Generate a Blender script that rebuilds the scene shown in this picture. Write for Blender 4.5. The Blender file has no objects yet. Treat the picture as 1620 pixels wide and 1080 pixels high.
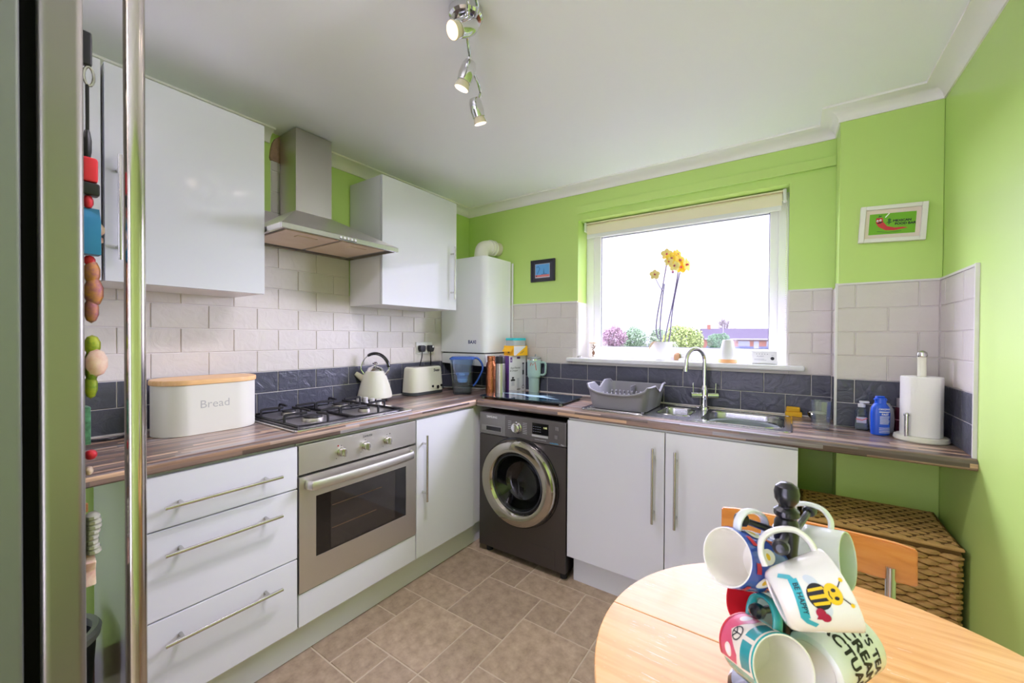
import bpy, bmesh, math, random
from mathutils import Vector, Matrix
from mathutils.geometry import tessellate_polygon
random.seed(7)
PI = math.pi
S = bpy.context.scene
COL = S.collection

# ------------------------------------------------------------------ camera, world, lights, exposure
cam = bpy.data.cameras.new('camera')
cam_o = bpy.data.objects.new('camera', cam)
COL.objects.link(cam_o)
cam.sensor_width = 36.0
cam.lens = 633.7 * 36.0 / 1620.0
cam.clip_start = 0.02
cam.clip_end = 600
_F = Vector((-0.56994, 0.82162, -0.01019))
_R = Vector((0.82163, 0.57000, 0.00512))
_U = Vector((-0.01001, 0.00546, 0.99993))
cam_o.matrix_world = Matrix(((_R.x, _U.x, -_F.x, 2.1116), (_R.y, _U.y, -_F.y, -2.4351), (_R.z, _U.z, -_F.z, 1.2873), (0, 0, 0, 1)))
cam.dof.use_dof = True
cam.dof.focus_distance = 1.7
cam.dof.aperture_fstop = 7.0
S.camera = cam_o

S.view_settings.view_transform = 'Standard'
S.view_settings.look = 'None'
S.view_settings.gamma = 1.0
S.view_settings.use_curve_mapping = False
S.view_settings.exposure = 0.95

SKY = 22
world = bpy.data.worlds.new('overcast_sky')
S.world = world
world.use_nodes = True
wn = world.node_tree.nodes
wl = world.node_tree.links
wn.clear()
w_out = wn.new('ShaderNodeOutputWorld')
w_bg = wn.new('ShaderNodeBackground')
w_tc = wn.new('ShaderNodeTexCoord')
w_ns = wn.new('ShaderNodeTexNoise')
w_ns.inputs['Scale'].default_value = 2.5
w_ns.inputs['Detail'].default_value = 4
w_rp = wn.new('ShaderNodeValToRGB')
w_rp.color_ramp.elements[0].position = 0.3
w_rp.color_ramp.elements[0].color = (0.71, 0.68, 1.0, 1)
w_rp.color_ramp.elements[1].position = 0.7
w_rp.color_ramp.elements[1].color = (0.78, 0.73, 1.0, 1)
w_bg.inputs['Strength'].default_value = SKY
wl.new(w_tc.outputs['Generated'], w_ns.inputs['Vector'])
wl.new(w_ns.outputs['Fac'], w_rp.inputs['Fac'])
wl.new(w_rp.outputs['Color'], w_bg.inputs['Color'])
wl.new(w_bg.outputs['Background'], w_out.inputs['Surface'])

def area_light(name, loc, rot, sx, sy, power, color=(1, 1, 1), portal=False):
    l = bpy.data.lights.new(name, 'AREA')
    l.shape = 'RECTANGLE'
    l.size = sx
    l.size_y = sy
    l.energy = power
    l.color = color
    o = bpy.data.objects.new(name, l)
    o.location = loc
    o.rotation_euler = rot
    COL.objects.link(o)
    if portal:
        l.cycles.is_portal = True
    return o
# daylight entering the window is sampled through a portal
area_light('window_portal', (1.53, 0.22, 1.6), (-PI / 2, 0, 0), 1.15, 0.92, 1, portal=True)
# added fill light behind the viewer, brightens the room; source not in view
area_light('rear_fill', (1.25, -4.12, 1.1), (PI / 2, 0, 0), 1.7, 2.1, 17, (0.98, 0.94, 1.3))
S.cycles.diffuse_bounces = 8
S.cycles.max_bounces = 16
S.cycles.caustics_reflective = False
S.cycles.caustics_refractive = False
S.cycles.sample_clamp_indirect = 40.0
S.cycles.sample_clamp_direct = 1.0
SPOT_W = 24.0

# ------------------------------------------------------------------ small helpers
def lin(c):
    return c / 12.92 if c <= 0.04045 else ((c + 0.055) / 1.055) ** 2.4
def hx(h):
    h = h.lstrip('#')
    return tuple(lin(int(h[i:i + 2], 16) / 255.0) for i in (0, 2, 4)) + (1.0,)
def setin(n, k, v):
    if k in n.inputs:
        n.inputs[k].default_value = v
MATS = {}
def mat(name, color='#808080', rough=0.5, metal=0.0, noise=None, bump=None, coat=0.0, trans=0.0, ior=1.45, emis=None, spec=0.5, sheen=0.0, aniso=None, alpha=1.0, sub=0.0):
    """noise=(scale, amount, second colour, stretch xyz), bump=(scale, strength, distance, stretch)"""
    if name in MATS:
        return MATS[name]
    m = bpy.data.materials.new(name)
    m.use_nodes = True
    nt = m.node_tree
    b = nt.nodes['Principled BSDF']
    c = hx(color)
    b.inputs['Base Color'].default_value = c
    b.inputs['Roughness'].default_value = rough
    b.inputs['Metallic'].default_value = metal
    setin(b, 'Specular IOR Level', spec)
    setin(b, 'IOR', ior)
    setin(b, 'Coat Weight', coat)
    setin(b, 'Coat Roughness', 0.06)
    setin(b, 'Transmission Weight', trans)
    setin(b, 'Alpha', alpha)
    setin(b, 'Sheen Weight', sheen)
    setin(b, 'Subsurface Weight', sub)
    if emis:
        b.inputs['Emission Color'].default_value = hx(emis[0])
        b.inputs['Emission Strength'].default_value = emis[1]
    tc = None
    def coords(stretch):
        nonlocal tc
        if tc is None:
            tc = nt.nodes.new('ShaderNodeTexCoord')
        mp = nt.nodes.new('ShaderNodeMapping')
        mp.inputs['Scale'].default_value = stretch
        nt.links.new(tc.outputs['Object'], mp.inputs['Vector'])
        return mp.outputs['Vector']
    if noise:
        sc, amt, c2, st = (list(noise) + [None, None])[:4]
        n = nt.nodes.new('ShaderNodeTexNoise')
        n.inputs['Scale'].default_value = sc
        n.inputs['Detail'].default_value = 6
        n.inputs['Roughness'].default_value = 0.65
        nt.links.new(coords(st or (1, 1, 1)), n.inputs['Vector'])
        r = nt.nodes.new('ShaderNodeMapRange')
        r.inputs['From Min'].default_value = 0.3
        r.inputs['From Max'].default_value = 0.7
        r.inputs['To Max'].default_value = amt
        nt.links.new(n.outputs['Fac'], r.inputs['Value'])
        mx = nt.nodes.new('ShaderNodeMixRGB')
        mx.inputs['Color1'].default_value = c
        mx.inputs['Color2'].default_value = hx(c2) if c2 else (0, 0, 0, 1)
        nt.links.new(r.outputs['Result'], mx.inputs['Fac'])
        nt.links.new(mx.outputs['Color'], b.inputs['Base Color'])
    if bump:
        sc, stg, dist, st = (list(bump) + [None, None])[:4]
        n = nt.nodes.new('ShaderNodeTexNoise')
        n.inputs['Scale'].default_value = sc
        n.inputs['Detail'].default_value = 5
        nt.links.new(coords(st or (1, 1, 1)), n.inputs['Vector'])
        bp = nt.nodes.new('ShaderNodeBump')
        bp.inputs['Strength'].default_value = stg
        bp.inputs['Distance'].default_value = dist or 0.002
        nt.links.new(n.outputs['Fac'], bp.inputs['Height'])
        nt.links.new(bp.outputs['Normal'], b.inputs['Normal'])
    MATS[name] = m
    return m

def clear_mat(name, tint, gloss_min=0.04, edge=0.6, rough=0.02, diffuse=0.0, dcol='#ffffff'):
    """thin-walled clear plastic or glass: tinted see-through with a mirror share that grows towards the edges"""
    if name in MATS:
        return MATS[name]
    m = bpy.data.materials.new(name)
    m.use_nodes = True
    nt = m.node_tree
    nt.nodes.remove(nt.nodes['Principled BSDF'])
    def nn(t):
        return nt.nodes.new(t)
    tr, gs, df, mx, mx2, lw, pw, ma = nn('ShaderNodeBsdfTransparent'), nn('ShaderNodeBsdfGlossy'), nn('ShaderNodeBsdfDiffuse'), nn('ShaderNodeMixShader'), nn('ShaderNodeMixShader'), nn('ShaderNodeLayerWeight'), nn('ShaderNodeMath'), nn('ShaderNodeMath')
    tr.inputs['Color'].default_value = hx(tint)
    df.inputs['Color'].default_value = hx(dcol)
    gs.inputs['Roughness'].default_value = rough
    pw.operation = 'POWER'
    pw.inputs[1].default_value = 3.0
    ma.operation = 'MULTIPLY_ADD'
    ma.inputs[1].default_value = edge
    ma.inputs[2].default_value = gloss_min
    mx2.inputs['Fac'].default_value = diffuse
    L = nt.links.new
    L(lw.outputs['Facing'], pw.inputs[0])
    L(pw.outputs[0], ma.inputs[0])
    L(ma.outputs[0], mx.inputs['Fac'])
    L(tr.outputs[0], mx2.inputs[1])
    L(df.outputs[0], mx2.inputs[2])
    L(mx2.outputs[0], mx.inputs[1])
    L(gs.outputs[0], mx.inputs[2])
    L(mx.outputs[0], nt.nodes['Material Output'].inputs['Surface'])
    MATS[name] = m
    return m

class Nodes:
    def __init__(s, m):
        s.nt = m.node_tree
        s.b = s.nt.nodes['Principled BSDF']
    def new(s, t, **kw):
        n = s.nt.nodes.new(t)
        for k, v in kw.items():
            setattr(n, k, v)
        return n
    def link(s, a, b):
        s.nt.links.new(a, b)
    def math(s, op, a, b=None, c=None):
        n = s.new('ShaderNodeMath', operation=op)
        for i, v in enumerate((a, b, c)):
            if v is None:
                continue
            if isinstance(v, (int, float)):
                n.inputs[i].default_value = v
            else:
                s.link(v, n.inputs[i])
        return n.outputs[0]
    def ramp(s, fac, stops, interp='LINEAR'):
        n = s.new('ShaderNodeValToRGB')
        cr = n.color_ramp
        cr.interpolation = interp
        while len(cr.elements) < len(stops):
            cr.elements.new(0.5)
        for e, (p, c) in zip(cr.elements, stops):
            e.position = p
            e.color = hx(c)
        s.link(fac, n.inputs['Fac'])
        return n.outputs['Color']

# --- bmesh builders
def bm_new():
    return bmesh.new()
def bm_from(verts, faces, mi=None):
    bm = bmesh.new()
    vs = [bm.verts.new(v) for v in verts]
    for i, f in enumerate(faces):
        try:
            fc = bm.faces.new([vs[j] for j in f])
            if mi:
                fc.material_index = mi[i]
        except ValueError:
            pass
    return bm
def J(*bms):
    out = bmesh.new()
    for b in bms:
        me = bpy.data.meshes.new('tmp')
        b.to_mesh(me)
        b.free()
        out.from_mesh(me)
        bpy.data.meshes.remove(me)
    return out
def mi(bm, i):
    for f in bm.faces:
        f.material_index = i
    return bm
def xf(bm, M):
    bmesh.ops.transform(bm, matrix=M, verts=bm.verts[:])
    return bm
def mv(bm, x, y, z):
    return xf(bm, Matrix.Translation((x, y, z)))
def box(x0, x1, y0, y1, z0, z1, bev=0.0, seg=2):
    v = [(x0, y0, z0), (x1, y0, z0), (x1, y1, z0), (x0, y1, z0), (x0, y0, z1), (x1, y0, z1), (x1, y1, z1), (x0, y1, z1)]
    bm = bm_from(v, [(3, 2, 1, 0), (4, 5, 6, 7), (0, 1, 5, 4), (1, 2, 6, 5), (2, 3, 7, 6), (3, 0, 4, 7)])
    if bev > 0:
        bmesh.ops.bevel(bm, geom=bm.edges[:], offset=bev, segments=seg, profile=0.5, affect='EDGES')
    return bm
def basis(d):
    d = Vector(d).normalized()
    a = Vector((0, 0, 1)) if abs(d.z) < 0.9 else Vector((1, 0, 0))
    x = a.cross(d).normalized()
    return x, d.cross(x).normalized()
def loft(rings, cap0=True, cap1=True, closed=False):
    n = len(rings[0])
    verts = [tuple(p) for r in rings for p in r]
    faces = []
    m = len(rings)
    for i in range(m - (0 if closed else 1)):
        a = i * n
        b = ((i + 1) % m) * n
        for j in range(n):
            k = (j + 1) % n
            faces.append((a + j, a + k, b + k, b + j))
    if cap0 and not closed:
        faces.append(tuple(range(n - 1, -1, -1)))
    if cap1 and not closed:
        faces.append(tuple((m - 1) * n + j for j in range(n)))
    bm = bm_from(verts, faces)
    bmesh.ops.recalc_face_normals(bm, faces=bm.faces[:])
    return bm
def smooth_path(pts, n=6, closed=False):
    pts = [Vector(p) for p in pts]
    out = []
    m = len(pts)
    rng = range(m if closed else m - 1)
    for i in rng:
        if closed:
            p0, p1, p2, p3 = pts[(i - 1) % m], pts[i], pts[(i + 1) % m], pts[(i + 2) % m]
        else:
            p1, p2 = pts[i], pts[i + 1]
            p0 = pts[i - 1] if i > 0 else p1 * 2 - p2
            p3 = pts[i + 2] if i + 2 < m else p2 * 2 - p1
        for k in range(n):
            t = k / n
            out.append(0.5 * ((2 * p1) + (p2 - p0) * t + (2 * p0 - 5 * p1 + 4 * p2 - p3) * t * t + (3 * p1 - p0 - 3 * p2 + p3) * t ** 3))
    if not closed:
        out.append(pts[-1])
    return out
def tube(pts, r, seg=10, closed=False, flat=None, up=None):
    """r: radius or list of radii; flat=(a,b) multiplies the section along frame axes"""
    pts = [Vector(p) for p in pts]
    n = len(pts)
    rs = r if isinstance(r, (list, tuple)) else [r] * n
    rings = []
    x = None
    for i, p in enumerate(pts):
        if closed:
            d = pts[(i + 1) % n] - pts[i - 1]
        else:
            d = pts[min(i + 1, n - 1)] - pts[max(i - 1, 0)]
        d.normalize()
        if x is None:
            if up is not None:
                x = (Vector(up) - d * Vector(up).dot(d)).normalized()
            else:
                x = basis(d)[0]
        else:
            x = (x - d * x.dot(d)).normalized()
        y = d.cross(x)
        fa, fb = flat or (1, 1)
        rings.append([p + (x * math.cos(2 * PI * k / seg) * fa + y * math.sin(2 * PI * k / seg) * fb) * rs[i] for k in range(seg)])
    return loft(rings, closed=closed)
def cyl(p0, p1, r0, r1=None, seg=20):
    return tube([p0, p1], [r0, r0 if r1 is None else r1], seg)
def lathe(prof, seg=32, c=(0, 0, 0), sx=1.0, sy=1.0):
    """prof: list of (r, z) from bottom to top; r=0 makes a pole"""
    verts, idx = [], []
    for r, z in prof:
        if r <= 1e-7:
            idx.append([len(verts)])
            verts.append((c[0], c[1], c[2] + z))
        else:
            idx.append(list(range(len(verts), len(verts) + seg)))
            for k in range(seg):
                a = 2 * PI * k / seg
                verts.append((c[0] + r * math.cos(a) * sx, c[1] + r * math.sin(a) * sy, c[2] + z))
    faces = []
    for a, b in zip(idx[:-1], idx[1:]):
        for k in range(seg):
            k2 = (k + 1) % seg
            if len(a) == 1 and len(b) == 1:
                continue
            if len(a) == 1:
                faces.append((a[0], b[k2], b[k]))
            elif len(b) == 1:
                faces.append((a[k], a[k2], b[0]))
            else:
                faces.append((a[k], a[k2], b[k2], b[k]))
    return bm_from(verts, faces)
def prism(poly, axis, a, b, bev=0.0):
    """extrude a 2D polygon along an axis: x -> (y,z), y -> (x,z), z -> (x,y)"""
    def p3(u, v, w):
        return {'x': (w, u, v), 'y': (u, w, v), 'z': (u, v, w)}[axis]
    n = len(poly)
    verts = [p3(u, v, a) for u, v in poly] + [p3(u, v, b) for u, v in poly]
    faces = [tuple(range(n)), tuple(range(2 * n - 1, n - 1, -1))]
    for i in range(n):
        j = (i + 1) % n
        faces.append((i, j, n + j, n + i))
    bm = bm_from(verts, faces)
    bmesh.ops.recalc_face_normals(bm, faces=bm.faces[:])
    if bev > 0:
        bmesh.ops.bevel(bm, geom=bm.edges[:], offset=bev, segments=2, profile=0.5, affect='EDGES')
    return bm
def rrect(x0, x1, y0, y1, r, n=5):
    out = []
    for cx, cy, a0 in ((x1 - r, y0 + r, -90), (x1 - r, y1 - r, 0), (x0 + r, y1 - r, 90), (x0 + r, y0 + r, 180)):
        for k in range(n + 1):
            a = math.radians(a0 + 90 * k / n)
            out.append((cx + r * math.cos(a), cy + r * math.sin(a)))
    return out
def plate(outer, holes, z0, z1):
    """flat plate with holes, between z0 and z1"""
    bm = bmesh.new()
    edges = []
    loops = [outer] + holes
    for lp in loops:
        vs = [bm.verts.new((x, y, z1)) for x, y in lp]
        for i in range(len(vs)):
            edges.append(bm.edges.new((vs[i], vs[(i + 1) % len(vs)])))
    bmesh.ops.triangle_fill(bm, use_beauty=True, use_dissolve=False, edges=edges)
    if z1 > z0:
        r = bmesh.ops.extrude_face_region(bm, geom=bm.faces[:])
        for v in [g for g in r['geom'] if isinstance(g, bmesh.types.BMVert)]:
            v.co.z = z0
    bmesh.ops.recalc_face_normals(bm, faces=bm.faces[:])
    return bm
def sweep_plan(path, prof, flip=False):
    """moulding along a plan polyline; prof is (offset to the right of travel, z)"""
    pts = [Vector((p[0], p[1])) for p in path]
    rings = []
    for i, p in enumerate(pts):
        ns = []
        if i > 0:
            d = (p - pts[i - 1]).normalized()
            ns.append(Vector((d.y, -d.x)))
        if i < len(pts) - 1:
            d = (pts[i + 1] - p).normalized()
            ns.append(Vector((d.y, -d.x)))
        n = ns[0] if len(ns) == 1 else (ns[0] + ns[1]) / (1 + ns[0].dot(ns[1]))
        rings.append([(p.x + n.x * o, p.y + n.y * o, z) for o, z in prof])
    return loft(rings)

# --- objects
def root_loc(o):
    while o.parent:
        o = o.parent
    return o.location
def link_mesh(name, bm, m, smooth=None):
    bmesh.ops.recalc_face_normals(bm, faces=bm.faces[:]) if smooth == 'fix' else None
    me = bpy.data.meshes.new(name)
    bm.to_mesh(me)
    bm.free()
    for x in (m if isinstance(m, (list, tuple)) else [m]):
        me.materials.append(x)
    if smooth is None:
        smooth = 35
    if smooth and smooth != 'fix':
        for p in me.polygons:
            p.use_smooth = True
        me.set_sharp_from_angle(angle=math.radians(smooth))
    o = bpy.data.objects.new(name, me)
    COL.objects.link(o)
    if smooth and smooth != 'fix' and 6 < len(me.polygons) < 3000:
        wnm = o.modifiers.new('face_weighted_normals', 'WEIGHTED_NORMAL')
        wnm.keep_sharp = True
        wnm.weight = 80
    return o
def part(name, bm, m, parent, label=None, local=False, smooth=None, stuff=False):
    """a mesh under its thing; bm is in world space unless local"""
    if not local:
        L = root_loc(parent)
        xf(bm, Matrix.Translation((-L[0], -L[1], -L[2])))
    o = link_mesh(name, bm, m, smooth)
    o.parent = parent
    if label:
        o['label'] = label
    if stuff:
        o['kind'] = 'stuff'
    return o
def thing(name, label, cat, loc, rot=None, group=None):
    o = bpy.data.objects.new(name, None)
    o.empty_display_size = 0.05
    COL.objects.link(o)
    o.location = loc
    if rot is not None:
        o.rotation_euler = rot if isinstance(rot, (tuple, list)) or hasattr(rot, 'x') else (0, 0, rot)
    o['label'] = label
    o['category'] = cat
    if group:
        o['group'] = group
    return o
def single(name, bm, m, label, cat, group=None, loc=None, smooth=None):
    """a thing that is one mesh"""
    if loc:
        xf(bm, Matrix.Translation((-loc[0], -loc[1], -loc[2])))
    o = link_mesh(name, bm, m, smooth)
    if loc:
        o.location = loc
    o['label'] = label
    o['category'] = cat
    if group:
        o['group'] = group
    return o
def struct(name, bm, m, parent=None, label=None, smooth=None):
    o = link_mesh(name, bm, m, smooth)
    if parent:
        o.parent = parent
    else:
        o['kind'] = 'structure'
        if label:
            o['label'] = label
    return o

# --- flat print: polygons and lettering laid on a surface as a thin layer
def text_polys(s, size):
    cu = bpy.data.curves.new('lettering', 'FONT')
    cu.body = s
    cu.size = size
    cu.align_x = 'CENTER'
    cu.align_y = 'CENTER'
    cu.resolution_u = 3
    o = bpy.data.objects.new('lettering', cu)
    COL.objects.link(o)
    dg = bpy.context.evaluated_depsgraph_get()
    me = bpy.data.meshes.new_from_object(o.evaluated_get(dg))
    vs = [(v.co.x, v.co.y) for v in me.vertices]
    fs = [tuple(p.vertices) for p in me.polygons]
    bpy.data.objects.remove(o)
    bpy.data.curves.remove(cu)
    bpy.data.meshes.remove(me)
    return vs, fs
class Print:
    def __init__(s):
        s.v, s.f, s.m = [], [], []
        s.layer = 0
    def poly(s, pts, m):
        n = len(s.v)
        s.layer += 1
        s.v += [(x, y, s.layer) for x, y in pts]
        for t in tessellate_polygon([[Vector((x, y, 0)) for x, y in pts]]):
            a, b, c = t
            (x0, y0), (x1, y1), (x2, y2) = pts[a], pts[b], pts[c]
            if (x1 - x0) * (y2 - y0) - (x2 - x0) * (y1 - y0) < 0:
                b, c = c, b
            s.f.append((n + a, n + b, n + c))
            s.m.append(m)
        return s
    def ell(s, cx, cy, rx, ry=None, m=0, rot=0.0, n=20, a0=0, a1=360):
        ry = rx if ry is None else ry
        c, t = math.cos(math.radians(rot)), math.sin(math.radians(rot))
        pts = []
        full = abs(a1 - a0) >= 360
        for k in range(n if full else n + 1):
            a = math.radians(a0 + (a1 - a0) * k / n)
            x, y = rx * math.cos(a), ry * math.sin(a)
            pts.append((cx + x * c - y * t, cy + x * t + y * c))
        return s.poly(pts, m)
    def ring(s, cx, cy, r, w, m, n=24):
        for k in range(n):
            a, b = 2 * PI * k / n, 2 * PI * (k + 1) / n
            s.poly([(cx + (r - w) * math.cos(a), cy + (r - w) * math.sin(a)), (cx + r * math.cos(a), cy + r * math.sin(a)), (cx + r * math.cos(b), cy + r * math.sin(b)), (cx + (r - w) * math.cos(b), cy + (r - w) * math.sin(b))], m)
            s.layer -= 1
        s.layer += 1
        return s
    def rect(s, x0, x1, y0, y1, m):
        return s.poly([(x0, y0), (x1, y0), (x1, y1), (x0, y1)], m)
    def line(s, pts, w, m):
        P = [Vector(p) for p in pts]
        L, Rr = [], []
        for i, p in enumerate(P):
            d = (P[min(i + 1, len(P) - 1)] - P[max(i - 1, 0)]).normalized()
            nrm = Vector((-d.y, d.x)) * w / 2
            L.append(p + nrm)
            Rr.append(p - nrm)
        for i in range(len(P) - 1):
            s.poly([tuple(Rr[i]), tuple(Rr[i + 1]), tuple(L[i + 1]), tuple(L[i])], m)
            s.layer -= 1
        s.layer += 1
        return s
    def text(s, t, cx, cy, size, m, rot=0.0, bold=0.0, sx=1.0):
        vs, fs = text_polys(t, size)
        c, sn = math.cos(math.radians(rot)), math.sin(math.radians(rot))
        offs = [(0, 0)] if not bold else [(-bold, 0), (bold, 0), (0, bold), (0, -bold)]
        for ox, oy in offs:
            n = len(s.v)
            s.layer += 0.25
            for x, y in vs:
                x = x * sx + ox
                y = y + oy
                s.v.append((cx + x * c - y * sn, cy + x * sn + y * c, s.layer))
            for f in fs:
                s.f.append(tuple(n + i for i in f))
                s.m.append(m)
        s.layer += 0.75
        return s
    def bm(s, fn, step=None, off=0.00006):
        b = bm_from(s.v, s.f, s.m)
        if step:
            xs = [v[0] for v in s.v]
            x = min(xs) + step
            while x < max(xs):
                bmesh.ops.bisect_plane(b, geom=b.verts[:] + b.edges[:] + b.faces[:], plane_co=(x, 0, 0), plane_no=(1, 0, 0))
                x += step
        for v in b.verts:
            v.co = Vector(fn(v.co.x, v.co.y, v.co.z * off))
        return b
def on_x(x, sgn=1):      # print on a plane facing +x; u runs along +y
    return lambda u, v, d: (x + 0.0004 + d, u, v)
def on_y(y):             # print on a plane facing -y; u runs along +x
    return lambda u, v, d: (u, y - 0.0004 - d, v)

# ------------------------------------------------------------------ materials
green = mat('green_paint', '#b9d777', 0.34, bump=(220, 0.08, 0.001))
white_paint = mat('white_ceiling_paint', '#f1f0f6', 0.55, bump=(160, 0.06, 0.001))
coving_white = mat('white_coving_paint', '#e9e7e2', 0.5)
gloss = mat('white_gloss', '#d4d6da', 0.09, spec=0.5, coat=0.25)
satin = mat('white_satin', '#d3d4d8', 0.25)
carcass = mat('white_carcass', '#dcdcdc', 0.4)
upvc = mat('white_window_plastic', '#dededf', 0.25)
grout = mat('pale_grout', '#d9d4cf', 0.8)
steel = mat('brushed_steel', '#b9b6ae', 0.32, 1.0, bump=(60, 0.04, 0.001, (1, 1, 40)))
steel_y = mat('brushed_steel_along', '#d6d3cc', 0.38, 1.0, bump=(60, 0.05, 0.001, (30, 0.6, 30)))
bright_steel = mat('bright_steel', '#c9c7c2', 0.2, 1.0)
chrome = mat('chrome', '#d8d8d8', 0.06, 1.0)
black_pl = mat('black_plastic', '#141416', 0.4)
black_gl = mat('black_gloss', '#0b0b0d', 0.15, coat=0.5)
iron = mat('black_cast_iron', '#101011', 0.5)
rubber = mat('dark_rubber', '#1a1a1b', 0.7)
cream = mat('cream_enamel', '#e9e7d6', 0.22, coat=0.4)
ink = mat('dark_ink', '#24252a', 0.6)
white_ink = mat('white_ink', '#e9e9ea', 0.6)
glass = clear_mat('clear_glass', '#f6f8f8', 0.10, 1.0, 0.03, 0.04, '#e8ecee')
white_pl = mat('white_plastic', '#dfdfde', 0.35)
china = mat('white_china', '#ece9df', 0.12, coat=0.5)
brown_ink = mat('brown_ink', '#6a4a30', 0.6)

def make_tile_mat(name, c1, c2, rough, strength):
    m = mat(name, c1, rough, noise=(9, 0.5, c2))
    N = Nodes(m)
    tc = N.new('ShaderNodeTexCoord')
    oi = N.new('ShaderNodeObjectInfo')
    add = N.new('ShaderNodeVectorMath', operation='ADD')
    sc = N.new('ShaderNodeVectorMath', operation='SCALE')
    N.link(oi.outputs['Location'], sc.inputs[0])
    sc.inputs['Scale'].default_value = 3.7
    N.link(tc.outputs['Object'], add.inputs[0])
    N.link(sc.outputs[0], add.inputs[1])
    n = N.new('ShaderNodeTexNoise')
    n.inputs['Scale'].default_value = 17
    n.inputs['Detail'].default_value = 4
    n.inputs['Distortion'].default_value = 1.6
    N.link(add.outputs[0], n.inputs['Vector'])
    bp = N.new('ShaderNodeBump')
    bp.inputs['Strength'].default_value = strength
    bp.inputs['Distance'].default_value = 0.006
    N.link(n.outputs['Fac'], bp.inputs['Height'])
    N.link(bp.outputs['Normal'], N.b.inputs['Normal'])
    return m
tile_white = make_tile_mat('cream_riven_tile', '#cdc8c1', '#c5beb6', 0.3, 0.35)
tile_dark = make_tile_mat('charcoal_riven_tile', '#484a55', '#3b3d46', 0.3, 0.75)

def make_worktop(name, along, across):
    m = mat(name, '#6b5648', 0.3, coat=0.12)
    N = Nodes(m)
    tc = N.new('ShaderNodeTexCoord')
    sp = N.new('ShaderNodeSeparateXYZ')
    N.link(tc.outputs['Object'], sp.inputs[0])
    u = sp.outputs[along]
    v = N.math('SUBTRACT', sp.outputs[across], sp.outputs['Z']) if across == 'X' else N.math('ADD', sp.outputs[across], sp.outputs['Z'])
    row = N.math('FLOOR', N.math('DIVIDE', v, 0.0135))
    wn1 = N.new('ShaderNodeTexWhiteNoise', noise_dimensions='1D')
    N.link(row, wn1.inputs['W'])
    shift = N.math('MULTIPLY', wn1.outputs['Value'], 7.0)
    cell = N.math('FLOOR', N.math('DIVIDE', N.math('ADD', u, shift), 0.37))
    cb = N.new('ShaderNodeCombineXYZ')
    N.link(row, cb.inputs[0])
    N.link(cell, cb.inputs[1])
    wn2 = N.new('ShaderNodeTexWhiteNoise', noise_dimensions='2D')
    N.link(cb.outputs[0], wn2.inputs['Vector'])
    col = N.ramp(wn2.outputs['Value'], [(0.0, '#54463e'), (0.2, '#7d685b'), (0.38, '#655852'), (0.52, '#9c8878'), (0.66, '#837f7d'), (0.78, '#8a6f5b'), (0.86, '#c09f80'), (0.94, '#6a615f')], 'CONSTANT')
    mp = N.new('ShaderNodeMapping')
    mp.inputs['Scale'].default_value = (3, 90, 90) if along == 'X' else (90, 3, 90)
    N.link(tc.outputs['Object'], mp.inputs['Vector'])
    ns = N.new('ShaderNodeTexNoise')
    ns.inputs['Scale'].default_value = 3
    ns.inputs['Detail'].default_value = 5
    N.link(mp.outputs['Vector'], ns.inputs['Vector'])
    mr = N.new('ShaderNodeMapRange')
    mr.inputs['From Min'].default_value = 0.3
    mr.inputs['From Max'].default_value = 0.75
    mr.inputs['To Min'].default_value = 0.72
    mr.inputs['To Max'].default_value = 1.22
    N.link(ns.outputs['Fac'], mr.inputs['Value'])
    mul = N.new('ShaderNodeVectorMath', operation='SCALE')
    N.link(col, mul.inputs[0])
    N.link(mr.outputs['Result'], mul.inputs['Scale'])
    N.link(mul.outputs[0], N.b.inputs['Base Color'])
    return m
wt_left_m = make_worktop('striped_laminate_left', 'Y', 'X')
wt_win_m = make_worktop('striped_laminate_window', 'X', 'Y')

def make_wood(name, c1, c2, c3, stretch, scale, rough=0.35, scratch=False, coat=0.0):
    m = mat(name, c1, rough, coat=coat)
    N = Nodes(m)
    tc = N.new('ShaderNodeTexCoord')
    mp = N.new('ShaderNodeMapping')
    mp.inputs['Scale'].default_value = stretch
    N.link(tc.outputs['Object'], mp.inputs['Vector'])
    ns = N.new('ShaderNodeTexNoise')
    ns.inputs['Scale'].default_value = scale
    ns.inputs['Detail'].default_value = 7
    ns.inputs['Distortion'].default_value = 0.4
    N.link(mp.outputs['Vector'], ns.inputs['Vector'])
    col = N.ramp(ns.outputs['Fac'], [(0.3, c1), (0.5, c2), (0.72, c3)])
    if scratch:
        mp2 = N.new('ShaderNodeMapping')
        mp2.inputs['Scale'].default_value = (7, 130, 1)
        N.link(tc.outputs['Object'], mp2.inputs['Vector'])
        n2 = N.new('ShaderNodeTexNoise')
        n2.inputs['Scale'].default_value = 2.0
        n2.inputs['Detail'].default_value = 4
        n2.inputs['Roughness'].default_value = 0.7
        N.link(mp2.outputs['Vector'], n2.inputs['Vector'])
        n3 = N.new('ShaderNodeTexNoise')
        n3.inputs['Scale'].default_value = 7.0
        n3.inputs['Detail'].default_value = 3
        N.link(tc.outputs['Object'], n3.inputs['Vector'])
        wear = N.math('MULTIPLY', N.math('GREATER_THAN', n2.outputs['Fac'], 0.63), N.math('GREATER_THAN', n3.outputs['Fac'], 0.52))
        wear = N.math('MULTIPLY', wear, 0.75)
        mx = N.new('ShaderNodeMixRGB')
        mx.inputs['Color2'].default_value = hx('#f2e6d8')
        N.link(wear, mx.inputs['Fac'])
        N.link(col, mx.inputs['Color1'])
        col = mx.outputs['Color']
    N.link(col, N.b.inputs['Base Color'])
    return m
beech = make_wood('worn_beech_top', '#cf9558', '#d9a468', '#e0b17a', (2, 26, 2), 3, 0.28, scratch=True, coat=0.25)
beech_edge = make_wood('beech_edge', '#c48a4e', '#d29c60', '#dcac74', (4, 4, 40), 3, 0.4)
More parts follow.
